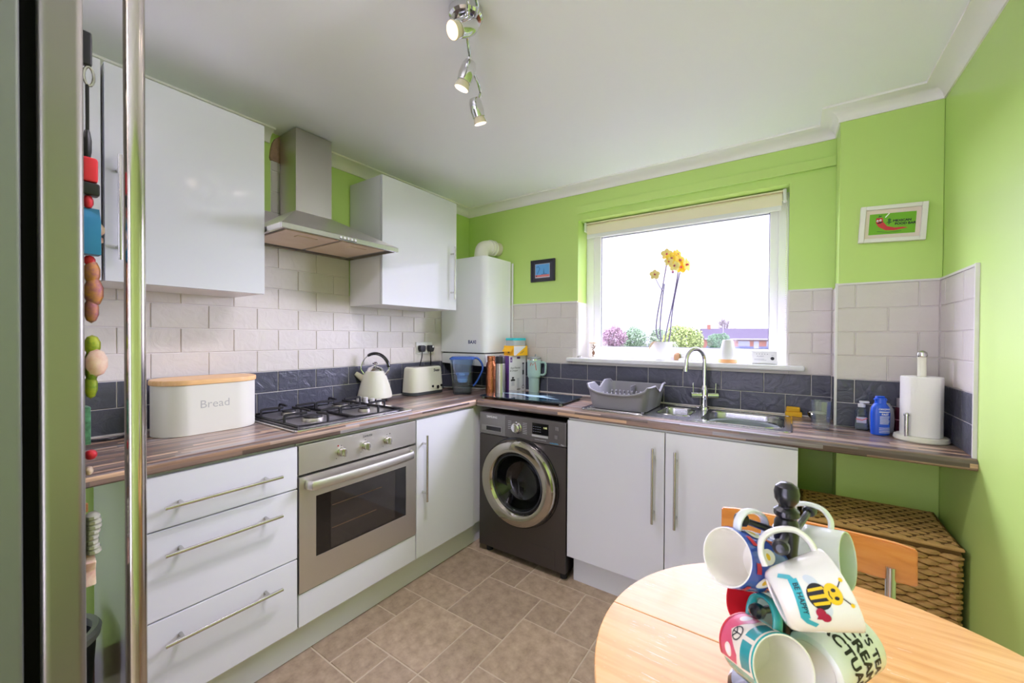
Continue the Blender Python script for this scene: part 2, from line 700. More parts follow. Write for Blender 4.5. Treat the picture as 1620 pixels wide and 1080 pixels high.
chair_wood = make_wood('orange_beech_ply', '#c87d33', '#d58c40', '#dc984d', (2, 14, 14), 4, 0.3, coat=0.3)
bread_wood = make_wood('bamboo_lid', '#d2a368', '#dcb27b', '#e2bd8a', (30, 2, 10), 3, 0.4)
cork = make_wood('pale_wood_base', '#d09a62', '#dba973', '#e0b482', (3, 3, 30), 3, 0.5)

# ------------------------------------------------------------------ measured sizes (metres; origin at the left/window corner, floor level)
W = 2.605      # room width
RY = -4.2      # rear wall
CH = 2.29      # ceiling
WT, WB = 0.908, 0.870
RL, RR_, RB, RT = 0.952, 2.103, 1.13, 2.062   # window reveal
BX, BD = 2.284, -0.168                        # boxed-in corner

# ------------------------------------------------------------------ setting
floor = struct('floor', box(0, W, RY, 0, -0.05, -0.002), mat('floor_joint', '#b5a68e', 0.6, noise=(30, 0.4, '#a5967e')), label='stone effect vinyl floor of mixed tan squares and oblongs', smooth=0)
ceiling = struct('ceiling', box(-0.1, W + 0.1, RY - 0.1, 0.2, CH, CH + 0.08), white_paint, label='plain white painted ceiling', smooth=0)
wall_left = struct('wall_left', box(-0.12, 0, RY, 0.2, 0, CH), green, label='lime green wall behind the cooker run', smooth=0)
wall_right = struct('wall_right', box(W, W + 0.12, RY, 0.2, 0, CH), green, label='lime green wall beside the dining table', smooth=0)
wall_back = struct('wall_back', J(box(0, RL, 0, 0.26, 0, CH), box(RR_, W, 0, 0.26, 0, CH), box(RL, RR_, 0, 0.26, 0, RB), box(RL, RR_, 0, 0.26, RT, CH)), green, label='lime green window wall', smooth=0)
wall_corner = struct('wall_corner', box(BX, W, BD, 0, 0, CH, 0.004), green, label='boxed-in lime green corner right of the window')
wall_front = struct('wall_front', J(box(0, 0.4, RY - 0.12, RY, 0, CH), box(2.15, W, RY - 0.12, RY, 0, CH), box(0.4, 2.15, RY - 0.12, RY, 2.12, CH), box(0.4, 2.15, RY - 0.14, RY - 0.1, 0, 2.12)), white_paint, label='rear wall with the doorway behind the viewer', smooth=0)
cov = [(0.0, 2.234), (0.006, 2.234)] + [(0.062 - 0.056 * math.cos(math.radians(a)), 2.236 + 0.046 * math.sin(math.radians(a))) for a in range(0, 91, 15)] + [(0.066, 2.282), (0.066, CH), (0, CH)]
struct('trim_3', sweep_plan([(0, RY), (0, -1.492)], cov), coving_white, label='white plaster coving left of the cooker hood chimney', smooth=30)
struct('trim_1', sweep_plan([(0, -1.262), (0, 0), (BX, 0), (BX, BD), (W, BD), (W, RY)], cov), coving_white, label='white plaster coving round the ceiling', smooth=30)
struct('trim_2', box(0.945, BX, -0.018, 0, 2.104, 2.152, 0.003), green, label='green painted batten above the window')
sk = mat('brown_skirting', '#5b4130', 0.5, noise=(20, 0.5, '#3f2c20', (1, 1, 12)))
struct('baseboard_left', box(0, 0.018, RY, -2.1, 0, 0.11, 0.003), sk, label='dark brown wooden skirting board under the worktop')

trimw_ = mat('white_tile_trim', '#e0dedb', 0.35)
# wall tiles, every piece a part of its wall
TW, TH, TJ = 0.1955, 0.1025, 0.0035
tile_cache = {}
def tile_piece(w, h, m):
    key = (round(w, 4), round(h, 4), m.name)
    if key not in tile_cache:
        t, b = 0.007, 0.0018
        v = [(0, 0, 0), (w, 0, 0), (w, 0, h), (0, 0, h), (0, -(t - b), 0), (w, -(t - b), 0), (w, -(t - b), h), (0, -(t - b), h),
             (b, -t, b), (w - b, -t, b), (w - b, -t, h - b), (b, -t, h - b)]
        f = [(0, 1, 5, 4), (1, 2, 6, 5), (2, 3, 7, 6), (3, 0, 4, 7), (4, 5, 9, 8), (5, 6, 10, 9), (6, 7, 11, 10), (7, 4, 8, 11), (8, 9, 10, 11)]
        bm = bm_from(v, f)
        me = bpy.data.meshes.new('tile')
        bm.to_mesh(me)
        bm.free()
        me.materials.append(m)
        tile_cache[key] = me
    return tile_cache[key]
def add_tile(wall, w, h, m, loc, rot):
    if w < 0.012 or h < 0.012:
        return
    o = bpy.data.objects.new('tile', tile_piece(w, h, m))
    o.location = loc
    o.rotation_euler = (0, 0, rot)
    o.parent = wall
    COL.objects.link(o)
def tile_row(wall, place, rot, u0, u1, z, h, joint, m, cut=None):
    """one course from u0 to u1; joint is the position of any vertical joint"""
    k = math.floor((u0 - joint) / TW)
    a = joint + k * TW
    while a < u1 - 1e-6:
        s, e = max(a, u0), min(a + TW, u1)
        spans = [(s, e)]
        if cut and s < cut[1] and e > cut[0]:
            spans = [(s, min(e, cut[0])), (max(s, cut[1]), e)]
        for s, e in spans:
            if e - s > 0.012:
                add_tile(wall, e - s - TJ, h - TJ, m, place(s + TJ / 2, z + TJ / 2), rot)
        a += TW
# left wall: face +x, u runs along +y
pl = lambda u, z: (0, u, z)
struct('grout_panel', J(box(0, 0.003, -2.6, -0.0, WT, 1.523), box(0, 0.003, -1.64, -1.06, 1.523, 1.90), box(0, 0.003, -1.487, -1.25, 1.90, 2.18)), grout, wall_left, smooth=0)
for r in range(6):
    tile_row(wall_left, pl, PI / 2, -2.6, -0.32 if 0 < r else -0.001, WT + r * TH, TH, (-1.551, -1.454)[r % 2], tile_dark if r < 2 else tile_white)
for r in range(6, 10):
    tile_row(wall_left, pl, PI / 2, -1.64, -1.06, WT + r * TH, TH if r < 9 else 0.07, (-1.551, -1.454)[r % 2], tile_white)
for r in range(9, 12):
    tile_row(wall_left, pl, PI / 2, -1.487, -1.25, WT + r * TH + 0.068, TH, -1.4875, tile_white)
tile_row(wall_left, pl, PI / 2, -0.32, -0.001, WT + TH, TH, -1.454, tile_dark)
torn = [(-1.494, 2.165), (-1.490, 2.205), (-1.482, 2.238), (-1.470, 2.262), (-1.452, 2.280), (-1.43, 2.289), (-1.40, 2.289), (-1.40, 2.15), (-1.45, 2.15), (-1.49, 2.152)]
struct('bare_plaster', prism(torn, 'x', 0.0, 0.0125), mat('bare_plaster', '#a98a72', 0.9, noise=(40, 0.7, '#7d6552'), bump=(70, 0.5, 0.004)), wall_left)
struct('sealant_strip', box(0.006, 0.014, -2.3, -0.32, WT, WT + 0.006), trimw_, wall_left)
# window wall: face -y, u runs along +x
pw = lambda u, z: (u, 0, z)
struct('grout_panel', J(box(0, RL, -0.003, 0, WT, 1.523), box(RR_, BX, -0.003, 0, WT, 1.523), box(RL, RR_, -0.003, 0, WT, RB)), grout, wall_back, smooth=0)
for r in range(6):
    jn = (0.9225, 0.831)[r % 2]
    md = tile_dark if r < 2 else tile_white
    z = WT + r * 0.1025
    tile_row(wall_back, pw, 0, 0.001, BX - 0.008, z, TH, jn, md, None if r < 2 else (RL - 0.002, RR_ + 0.002))
# boxed corner front and its narrow return, right wall end
struct('grout_panel', J(box(BX - 0.003, W, BD - 0.003, BD, WT, 1.523), box(BX - 0.003, BX, BD, 0, WT, 1.523)), grout, wall_corner, smooth=0)
for r in range(6):
    md = tile_dark if r < 2 else tile_white
    tile_row(wall_corner, lambda u, z: (u, BD, z), 0, BX - 0.004, W - 0.007, WT + r * TH, TH, (2.4465, 2.3425)[r % 2], md)
    # return facing -x: u runs along -y
    add_tile(wall_corner, -BD - 0.012, TH - TJ, md, (BX, -0.009, WT + r * TH + TJ / 2), -PI / 2)
    tile_row(wall_right, lambda u, z: (W, -u, z), -PI / 2, -BD + 0.008, 0.536, WT + r * TH, TH, (0.335, 0.429)[r % 2], md)
struct('grout_panel', box(W - 0.003, W, -0.54, BD, WT, 1.523), grout, wall_right, smooth=0)
trimw = mat('white_tile_trim', '#e8e6e2', 0.35)
struct('tile_trim', J(box(W - 0.010, W, -0.545, -0.536, WT, 1.532), box(W - 0.009, W, -0.536, BD - 0.001, 1.523, 1.531)), trimw, wall_right)
struct('tile_trim', J(box(BX - 0.010, BX - 0.001, BD - 0.0095, BD, WT, 1.531), box(BX - 0.008, W, BD - 0.009, BD, 1.523, 1.530)), trimw, wall_corner)
struct('tile_trim', J(box(0.43, RL, -0.009, 0, 1.523, 1.531), box(RR_, BX - 0.009, -0.009, 0, 1.523, 1.531), box(0, BX, -0.014, -0.006, WT, WT + 0.006)), trimw, wall_back)

# floor vinyl, laid as raised pieces on a 163 mm module
GX, GY, GU = 0.63, -1.553, 0.1628
vin = mat('tan_stone_vinyl', '#84725c', 0.42, noise=(20, 1.0, '#ab987e'))
Nv = Nodes(vin)
oi = Nv.new('ShaderNodeObjectInfo')
hsv = Nv.new('ShaderNodeHueSaturation')
Nv.link(Nv.math('ADD', Nv.math('MULTIPLY', oi.outputs['Random'], 0.22), 0.89), hsv.inputs['Value'])
lk = Nv.b.inputs['Base Color'].links[0].from_socket
Nv.link(lk, hsv.inputs['Color'])
Nv.link(hsv.outputs['Color'], Nv.b.inputs['Base Color'])
fix = [(0, 1, 2, 2), (1, 3, 2, 2), (3, 2, 2, 2), (-1, 4, 2, 2), (-1, -2, 2, 2), (-1, 0, 1, 2), (0, 0, 1, 1), (-1, 2, 1, 1), (-1, 3, 2, 1), (1, 5, 1, 1), (2, 5, 2, 1),
       (3, 4, 1, 1), (4, 4, 1, 2), (2, 1, 1, 2), (1, -1, 1, 2), (3, 1, 1, 1)]
used = set()
def cells(c, r, w, h):
    return [(c + i, r + j) for i in range(w) for j in range(h)]
allp = []
for p in fix:
    allp.append(p)
    used.update(cells(*p))
rng = random.Random(3)
for r in range(-7, 10):
    for c in range(-3, 13):
        if (c, r) in used:
            continue
        for w, h in rng.sample([(2, 2), (2, 1), (1, 2), (2, 2), (1, 1)], 5) + [(1, 1)]:
            cs = cells(c, r, w, h)
            if not any(k in used for k in cs):
                allp.append((c, r, w, h))
                used.update(cs)
                break
fcache = {}
for c, r, w, h in allp:
    x0, x1 = GX + c * GU, GX + (c + w) * GU
    y0, y1 = GY + r * GU, GY + (r + h) * GU
    x0, x1, y0, y1 = max(x0, 0.4), min(x1, W - 0.002), max(y0, RY), min(y1, -0.2)
    if x1 - x0 < 0.02 or y1 - y0 < 0.02:
        continue
    key = (round(x1 - x0, 3), round(y1 - y0, 3))
    if key not in fcache:
        g, t, b = 0.0028, 0.002, 0.002
        a, d = key[0] - g, key[1] - g
        v = [(g, g, 0), (a, g, 0), (a, d, 0), (g, d, 0), (g + b, g + b, t), (a - b, g + b, t), (a - b, d - b, t), (g + b, d - b, t)]
        bm = bm_from(v, [(0, 1, 5, 4), (1, 2, 6, 5), (2, 3, 7, 6), (3, 0, 4, 7), (4, 5, 6, 7)])
        me = bpy.data.meshes.new('tile')
        bm.to_mesh(me)
        bm.free()
        me.materials.append(vin)
        fcache[key] = me
    o = bpy.data.objects.new('tile', fcache[key])
    o.location = (x0, y0, -0.002)
    o.parent = floor
    COL.objects.link(o)

# window: frame, sash and pane
win = bpy.data.objects.new('window_1', None)
COL.objects.link(win)
win['kind'] = 'structure'
win['label'] = 'large white framed window over the sink'
def frame_ring(x0, x1, z0, z1, wl_, wr, wb, wt_, y0, y1, bev=0.005):
    return J(box(x0, x0 + wl_, y0, y1, z0, z1, bev), box(x1 - wr, x1, y0, y1, z0, z1, bev), box(x0 + wl_, x1 - wr, y0, y1, z0, z0 + wb, bev), box(x0 + wl_, x1 - wr, y0, y1, z1 - wt_, z1, bev))
struct('window_frame', frame_ring(RL, RR_, 1.150, RT, 0.055, 0.048, 0.04, 0.05, 0.135, 0.20), upvc, win)
struct('window_sash', frame_ring(RL + 0.05, RR_ - 0.044, 1.185, RT - 0.044, 0.05, 0.042, 0.045, 0.05, 0.145, 0.19, 0.007), upvc, win)
struct('pane_gasket', frame_ring(RL + 0.098, RR_ - 0.084, 1.228, RT - 0.092, 0.005, 0.005, 0.005, 0.005, 0.157, 0.165, 0.0), mat('grey_gasket', '#55555c', 0.6), win)
gl_pane = clear_mat('window_glass', '#fcfdfd', 0.03, 0.5, 0.0)
struct('window_pane', box(RL + 0.096, RR_ - 0.082, 0.159, 0.163, 1.226, RT - 0.09), gl_pane, win, smooth=0)
struct('window_sill', box(0.888, 2.173, -0.045, 0.17, 1.128, 1.155, 0.008, 3), upvc, win)
# lining of the reveal: white tile to tile height
struct('reveal_tile', J(box(RL, RL + 0.006, 0.0, 0.135, 1.155, 1.523), box(RR_ - 0.006, RR_, 0.0, 0.135, 1.155, 1.523)), trimw, win)

# front door of the doorway behind the viewer
struct('door_1', box(0.40, 0.44, RY + 0.0, RY + 0.76, 0.005, 2.0, 0.004), satin, label='white door standing open behind the viewer')

# ------------------------------------------------------------------ worktops
def wt_prof(front, back, sgn):
    """section of the postformed worktop: rounded nose at the front; returns (across, z)"""
    r = 0.014
    pts = [(back, WT)]
    for k in range(7):
        a = math.radians(90 - 90 * k / 6)
        pts.append((front - sgn * r + sgn * r * math.cos(a), WT - r + r * math.sin(a)))
    for k in range(4):
        a = math.radians(-90 * k / 3)
        pts.append((front - sgn * 0.008 + sgn * 0.008 * math.cos(a), WB + 0.008 + 0.008 * math.sin(a)))
    pts.append((back, WB))
    return pts
LX = 0.550     # front edge of the left worktop
FY = -0.560    # front edge of the window worktop
t = thing('worktop', 'dark striped laminate worktop under the hob, running along the left wall', 'worktop', (0.275, -1.2, WB))
part('worktop_slab', prism(wt_prof(LX, 0.001, 1), 'y', -2.30, FY), wt_left_m, t)
part('corner_slab', box(0.001, LX, FY, -0.001, WB, WT), wt_left_m, t, smooth=0)
part('joint_strip', box(LX - 0.0005, LX + 0.0015, FY - 0.001, -0.01, WB - 0.001, WT + 0.0006), mat('dark_joint', '#2c211b', 0.5), t, 'dark mitre strip at the corner joint')
t = thing('worktop', 'dark striped laminate worktop holding the sink, below the window', 'worktop', (1.6, -0.28, WB))
SX0, SX1, SY0, SY1 = 1.195, 2.125, -0.487, -0.060      # inset sink outline
part('worktop_slab', J(prism(wt_prof(FY, SY0 + 0.012, -1), 'x', LX + 0.002, W - 0.001), box(LX + 0.002, W - 0.001, SY1 - 0.012, -0.001, WB, WT),
     box(LX + 0.002, SX0 + 0.012, SY0 + 0.012, SY1 - 0.012, WB, WT), box(SX1 - 0.012, BX + 0.0, SY0 + 0.012, SY1 - 0.012, WB, WT), box(BX, W - 0.001, SY0 + 0.012, BD, WB, WT)), wt_win_m, t, smooth=20)

# ------------------------------------------------------------------ cabinets
def bar_handle(name, p0, p1, stand, parent, inset=0.045, r=0.006):
    """round bar handle; stand = vector from bar back to the door"""
    p0, p1, stand = Vector(p0), Vector(p1), Vector(stand)
    d = (p1 - p0).normalized()
    h = part(name, cyl(p0, p1, r, seg=12), bright_steel, parent)
    for e, s in ((p0, 1), (p1, -1)):
        q = e + d * inset * s
        L = root_loc(parent)
        b = cyl(q, q + stand, r * 0.75, r * 1.0, seg=10)
        part('post', b, bright_steel, h)
    return h
DX = 0.540
# drawer unit
t = thing('drawer_unit', 'white three drawer base unit with long steel bar handles left of the oven', 'cabinet', (0.27, -1.858, 0))
part('carcass', J(box(0.02, DX - 0.022, -2.088, -1.632, 0.135, WB - 0.001)), carcass, t)
part('side_panel', box(0.02, DX, -2.106, -2.088, 0.0, WB - 0.002, 0.001), gloss, t)
part('plinth', box(0.475, 0.490, -2.088, -1.632, 0.001, 0.135), satin, t)
for z0, z1, hz in ((0.141, 0.4165, 0.348), (0.4205, 0.6905, 0.622), (0.6945, 0.8585, 0.767)):
    d = part('drawer', box(DX - 0.02, DX, -2.085, -1.632, z0, z1, 0.0025), satin, t)
    bar_handle('handle', (0.575, -2.043, hz), (0.575, -1.703, hz), (-0.035, 0, 0), d)
# oven housing with the built-in oven
t = thing('oven_housing', 'white base unit with a filler panel below the built-in oven', 'cabinet', (0.27, -1.33, 0))
part('carcass', J(box(0.02, DX - 0.022, -1.630, -1.614, 0.135, WB - 0.001), box(0.02, DX - 0.022, -1.046, -1.030, 0.135, WB - 0.001), box(0.02, DX - 0.022, -1.614, -1.046, 0.135, 0.15), box(DX - 0.03, DX - 0.016, -1.63, -1.03, 0.8595, WB - 0.001)), carcass, t)
part('filler_panel', box(DX - 0.02, DX, -1.627, -1.031, 0.141, 0.272, 0.0025), satin, t)
part('plinth', box(0.475, 0.490, -1.632, -1.03, 0.001, 0.135), satin, t)
ov = thing('oven', 'stainless steel single oven with a dark glass door under the hob', 'oven', (0.30, -1.335, 0.275))
OY0, OY1 = -1.627, -1.033
part('oven_body', box(0.06, DX - 0.022, OY0 + 0.016, OY1 - 0.016, 0.276, 0.8575), black_pl, ov)
cp = part('control_panel', box(DX - 0.021, DX + 0.002, OY0, OY1, 0.743, 0.858, 0.002), steel_y, ov)
for y in (-1.448, -1.330, -1.212):
    k = part('knob', J(cyl((DX + 0.001, y, 0.796), (DX + 0.006, y, 0.796), 0.020, 0.0195, 24), cyl((DX + 0.006, y, 0.796), (DX + 0.024, y, 0.796), 0.0165, 0.015, 24)), bright_steel, ov)
    part('grip', box(DX + 0.014, DX + 0.034, y - 0.0045, y + 0.0045, 0.780, 0.812, 0.002), bright_steel, k)
part('brand_lettering', Print().text('ZANUSSI', -1.318, 0.838, 0.0125, 0, bold=0.0002).bm(on_x(DX + 0.002)), ink, ov, smooth=0, stuff=True)
part('red_lamp', Print().ell(-1.462, 0.824, 0.0035, m=0).bm(on_x(DX + 0.002)), mat('red_lamp', '#8d2b22', 0.4), ov, smooth=0)
pr = Print().ell(-1.195, 0.824, 0.003, m=0)
for y in (-1.448, -1.330, -1.212):
    pr.ell(y, 0.822, 0.0022, m=0).ell(y - 0.022, 0.772, 0.002, m=0).ell(y + 0.022, 0.772, 0.002, m=0)
part('dial_marks', pr.bm(on_x(DX + 0.002)), ink, ov, smooth=0, stuff=True)
dz0, dz1 = 0.276, 0.734
door = part('door', J(*[prism(q, 'x', DX - 0.021, DX + 0.004) for q in (
    [(OY0, dz0), (OY1, dz0), (OY1, 0.397), (OY0, 0.397)], [(OY0, 0.643), (OY1, 0.643), (OY1, dz1), (OY0, dz1)],
    [(OY0, 0.397), (-1.559, 0.397), (-1.559, 0.643), (OY0, 0.643)], [(-1.097, 0.397), (OY1, 0.397), (OY1, 0.643), (-1.097, 0.643)])]), steel_y, ov, smooth=0)
dark_glass = mat('dark_oven_glass', '#0c0c0d', 0.05, coat=0.6)
part('door_glass', box(DX - 0.02, DX + 0.0025, -1.559, -1.097, 0.397, 0.643), dark_glass, door, smooth=0)
part('inner_window', box(DX + 0.0022, DX + 0.003, -1.495, -1.165, 0.405, 0.640), mat('smoked_glass', '#2b2724', 0.06, coat=0.6), door, smooth=0)
rk = mat('oven_rack_metal', '#6d5842', 0.4, 0.6)
part('rack', J(box(DX + 0.0028, DX + 0.0034, -1.49, -1.24, 0.580, 0.5835), box(DX + 0.0028, DX + 0.0034, -1.49, -1.27, 0.484, 0.488)), rk, door, smooth=0)
part('handle', J(tube(smooth_path([(DX + 0.008, -1.600, 0.700), (DX + 0.03, -1.594, 0.700), (DX + 0.044, -1.56, 0.700), (DX + 0.052, -1.335, 0.700), (DX + 0.044, -1.11, 0.700), (DX + 0.03, -1.076, 0.700), (DX + 0.008, -1.070, 0.700)], 6), 0.018, 12, flat=(1.05, 0.35), up=(0, 0, 1))), steel_y, door)
# corner base unit with one door
t = thing('base_cabinet', 'white base cabinet with one vertical bar handle between oven and washing machine', 'cabinet', (0.27, -0.79, 0))
part('carcass', box(0.02, DX - 0.022, -1.028, -0.35, 0.135, WB - 0.001), carcass, t)
d = part('door', box(DX - 0.02, DX, -1.026, -0.572, 0.141, 0.8585, 0.0025), satin, t)
bar_handle('handle', (0.575, -0.984, 0.433), (0.575, -0.984, 0.778), (-0.035, 0, 0), d)
part('plinth', box(0.475, 0.490, -1.03, -0.36, 0.001, 0.135), satin, t)
part('corner_post', box(DX - 0.035, DX - 0.012, -0.570, -0.545, 0.135, WB - 0.001, 0.001), carcass, t)
# sink base unit
SYF = -0.549
t = thing('sink_cabinet', 'white double door base cabinet under the sink', 'cabinet', (1.65, -0.29, 0))
part('carcass', J(box(1.162, 1.178, SYF + 0.022, -0.03, 0.135, WB - 0.001), box(2.126, 2.142, SYF + 0.022, -0.03, 0.0, WB - 0.001), box(1.178, 2.126, SYF + 0.022, -0.03, 0.135, 0.15), box(1.178, 2.126, -0.046, -0.03, 0.15, WB - 0.002), box(1.16, 2.142, SYF + 0.016, SYF + 0.03, 0.84, WB - 0.001)), carcass, t)
for x0, x1, hx_ in ((1.160, 1.6485, 1.604), (1.6525, 2.142, 1.701)):
    d = part('door', box(x0, x1, SYF, SYF + 0.02, 0.141, 0.8585, 0.0025), satin, t)
    bar_handle('handle', (hx_, -0.584, 0.443), (hx_, -0.584, 0.786), (0, 0.035, 0), d)
part('plinth', box(1.178, 2.126, -0.503, -0.488, 0.001, 0.135), satin, t)

def wall_cabinet(label, y0, y1, hy, hgroup=None):
    t = thing('wall_cabinet', label, 'cabinet', (0.15, (y0 + y1) / 2, 1.463))
    z0, z1 = 1.463, 2.162
    part('carcass', box(0.0075, 0.283, y0 + 0.001, y1 - 0.001, z0 + 0.001, z1, 0.001), carcass, t)
    d = part('door', box(0.285, 0.303, y0 + 0.001, y1 - 0.001, z0, z1 + 0.001, 0.002), gloss, t)
    bar_handle('handle', (0.338, hy, 1.530), (0.338, hy, 1.868), (-0.035, 0, 0), d)
    return t
wall_cabinet('white gloss wall cabinet left of the cooker hood, above the bread bin', -2.123, -1.645, -2.092)
wall_cabinet('white gloss wall cabinet mostly behind the fridge handle, leftmost of the three', -2.60, -2.129, -2.17)
wall_cabinet('white gloss wall cabinet between the cooker hood and the boiler', -1.059, -0.473, -0.526)

# ------------------------------------------------------------------ cooker hood
t = thing('cooker_hood', 'stainless steel chimney cooker hood over the hob', 'cooker hood', (0.2, -1.352, 1.724))
HY0, HY1, HX = -1.642, -1.062, 0.440
part('chimney', box(0.0145, 0.170, -1.450, -1.268, 1.885, CH - 0.006, 0.0015), steel, t)
part('canopy', loft([[(0.012, HY0, 1.746), (HX, HY0, 1.746), (HX, HY1, 1.746), (0.012, HY1, 1.746)], [(0.012, -1.452, 1.888), (0.172, -1.452, 1.888), (0.172, -1.266, 1.888), (0.012, -1.266, 1.888)]], cap0=False), steel_y, t, smooth=0)
part('rim', J(box(HX - 0.012, HX, HY0, HY1, 1.724, 1.746, 0.0012), box(0.012, HX - 0.012, HY0, HY0 + 0.012, 1.724, 1.746), box(0.012, HX - 0.012, HY1 - 0.012, HY1, 1.724, 1.746), box(0.012, 0.024, HY0 + 0.012, HY1 - 0.012, 1.724, 1.746)), bright_steel, t, smooth=0)
part('underside', box(0.024, HX - 0.012, HY0 + 0.012, HY1 - 0.012, 1.738, 1.742), mat('grey_hood_base', '#8d8680', 0.5), t, smooth=0)
filt = mat('greasy_cream_filter', '#d8c4ae', 0.5, noise=(12, 0.5, '#c9ad90'))
for a, b in ((HY0 + 0.045, -1.362), (-1.342, HY1 - 0.045)):
    f = part('filter', box(0.055, HX - 0.055, a, b, 1.731, 1.738, 0.002), filt, t)
    part('latch', box(0.30, 0.335, (a + b) / 2 - 0.045, (a + b) / 2 + 0.045, 1.7275, 1.7315, 0.001), filt, f)
for k in range(5):
    y = -1.386 + k * 0.0185
    part('button', cyl((HX - 0.001, y, 1.736), (HX + 0.003, y, 1.736), 0.0052, seg=12), [white_pl], t)
part('button_print', Print().rect(-1.392, -1.306, 1.7265, 1.7295, 0).bm(on_x(HX)), ink, t, smooth=0)

# ------------------------------------------------------------------ hob
t = thing('gas_hob', 'four burner stainless gas hob with black cast iron pan supports', 'hob', (0.29, -1.334, WT))
part('hob_plate', prism(rrect(0.048, 0.532, -1.634, -1.034, 0.02), 'z', WT + 0.0005, WT + 0.009, 0.003), bright_steel, t)
part('hob_well', prism(rrect(0.070, 0.505, -1.612, -1.10, 0.025), 'z', WT + 0.009, WT + 0.0105), mat('dull_steel', '#9a989a', 0.4, 0.9, noise=(20, 0.4, '#6e6c70')), t)
burner_al = mat('burner_alloy', '#a9a49a', 0.4, 1.0)
bz = WT + 0.0105
for bx_, by_, br in ((0.385, -1.485, 0.046), (0.175, -1.485, 0.034), (0.175, -1.225, 0.040), (0.385, -1.225, 0.030)):
    b = part('burner', lathe([(0, 0), (br, 0), (br, 0.006), (br * 0.92, 0.014), (br * 0.6, 0.014), (0, 0.014)], 28, (bx_, by_, bz)), burner_al, t)
    part('burner_cap', lathe([(br * 0.80, 0.0), (br * 0.84, 0.003), (br * 0.80, 0.007), (0, 0.008)], 28, (bx_, by_, bz + 0.014)), iron, b)
for y0, y1 in ((-1.606, -1.358), (-1.350, -1.106)):
    sup = part('pan_support', tube([(0.078, y0, bz + 0.006), (0.498, y0, bz + 0.006), (0.498, y1, bz + 0.006), (0.078, y1, bz + 0.006)], 0.0058, 6, closed=True), iron, t)
    bars = []
    ym = (y0 + y1) / 2
    for cx in (0.175, 0.385):
        for dx, dy in ((1, 0), (-1, 0), (0, 1), (0, -1)):
            if dx:
                far = 0.498 if (dx > 0 and cx > 0.3) else (0.078 if (dx < 0 and cx < 0.3) else 0.28)
                s = Vector((far, ym, bz + 0.006))
            else:
                s = Vector((cx, y1 if dy > 0 else y0, bz + 0.006))
            e = Vector((cx + dx * 0.03, ym + dy * 0.03, bz + 0.037))
            pth = [s, s + Vector((0, 0, 0.024)), s.lerp(Vector((e.x, e.y, s.z)), 0.12) + Vector((0, 0, 0.033)), e]
            bars.append(tube(smooth_path(pth, 4), 0.0055, 6))
    bars.append(tube([(0.28, y0, bz + 0.006), (0.28, y1, bz + 0.006)], 0.0055, 6))
    part('fingers', J(*bars), iron, sup)
for kx in (0.105, 0.165, 0.225, 0.285):
    k = part('knob', lathe([(0, 0), (0.017, 0), (0.017, 0.004), (0.0145, 0.006), (0.0135, 0.030), (0.011, 0.032), (0, 0.032)], 24, (kx, -1.064, WT + 0.009)), mat('satin_silver', '#d9d8d6', 0.42, 0.7), t)

# ------------------------------------------------------------------ washing machine
t = thing('washing_machine', 'graphite front loading washing machine with a chrome porthole', 'washing machine', (0.863, -0.29, 0.0))
wm_g = mat('graphite_metal', '#5a5654', 0.33, 0.85)
wm_p = mat('graphite_panel', '#6a6765', 0.35, 0.7)
X0, X1, YF = 0.572, 1.154, -0.552
cx, cz = 0.863, 0.470
hole = [(cx + 0.205 * math.cos(2 * PI * k / 48), cz + 0.205 * math.sin(2 * PI * k / 48)) for k in range(48)]
fr = plate(rrect(X0, X1, 0.040, 0.708, 0.006), [hole], 0, 0.02)
xf(fr, Matrix(((1, 0, 0, 0), (0, 0, 1, YF), (0, 1, 0, 0), (0, 0, 0, 1))))
bmesh.ops.recalc_face_normals(fr, faces=fr.faces[:])
part('front_panel', fr, wm_g, t, smooth=20)
part('casing', J(box(X0, X0 + 0.012, YF + 0.02, -0.04, 0.04, 0.84), box(X1 - 0.012, X1, YF + 0.02, -0.04, 0.04, 0.84), box(X0 + 0.012, X1 - 0.012, -0.052, -0.04, 0.04, 0.84), box(X0 + 0.012, X1 - 0.012, YF + 0.02, -0.052, 0.828, 0.84), box(X0 + 0.012, X1 - 0.012, YF + 0.02, -0.052, 0.04, 0.052)), wm_g, t)
part('control_panel', box(X0, X1, YF - 0.003, YF + 0.02, 0.711, 0.840, 0.004), wm_p, t)
dr = part('detergent_drawer', box(X0 + 0.004, 0.766, YF - 0.006, YF, 0.713, 0.836, 0.003), mat('light_graphite', '#7d7b79', 0.35, 0.6), t)
part('drawer_grip', J(box(0.590, 0.742, YF - 0.0075, YF - 0.005, 0.732, 0.766, 0.002)), mat('silver_grip', '#9a9896', 0.3, 0.8), dr)
part('grip_recess', box(0.628, 0.735, YF - 0.0085, YF - 0.007, 0.737, 0.761), black_gl, dr)
k = part('programme_dial', lathe([(0, 0), (0.033, 0), (0.033, 0.006), (0.029, 0.010), (0.027, 0.024), (0.022, 0.028), (0, 0.028)], 32), chrome, t, local=True)
k.matrix_local = Matrix.Translation((0.846 - 0.863, YF - 0.003 + 0.29, 0.777)) @ Matrix.Rotation(PI / 2, 4, 'X')
part('display', box(0.947, 1.050, YF - 0.0045, YF - 0.003, 0.757, 0.818, 0.001), black_gl, t)
part('display_buttons', box(0.945, 1.047, YF - 0.005, YF - 0.003, 0.742, 0.754, 0.001), mat('grey_key_row', '#a6a6a8', 0.4), t)
for bx_, bz_ in ((1.101, 0.803), (1.097, 0.757)):
    part('button', box(bx_ - 0.010, bx_ + 0.010, YF - 0.006, YF - 0.003, bz_ - 0.010, bz_ + 0.010, 0.002), mat('light_graphite', '#7d7b79'), t)
part('brand_lettering', Print().text('SAMSUNG', 0.668, 0.816, 0.017, 0, bold=0.0004).bm(on_y(YF - 0.006)), white_ink, t, smooth=0, stuff=True)
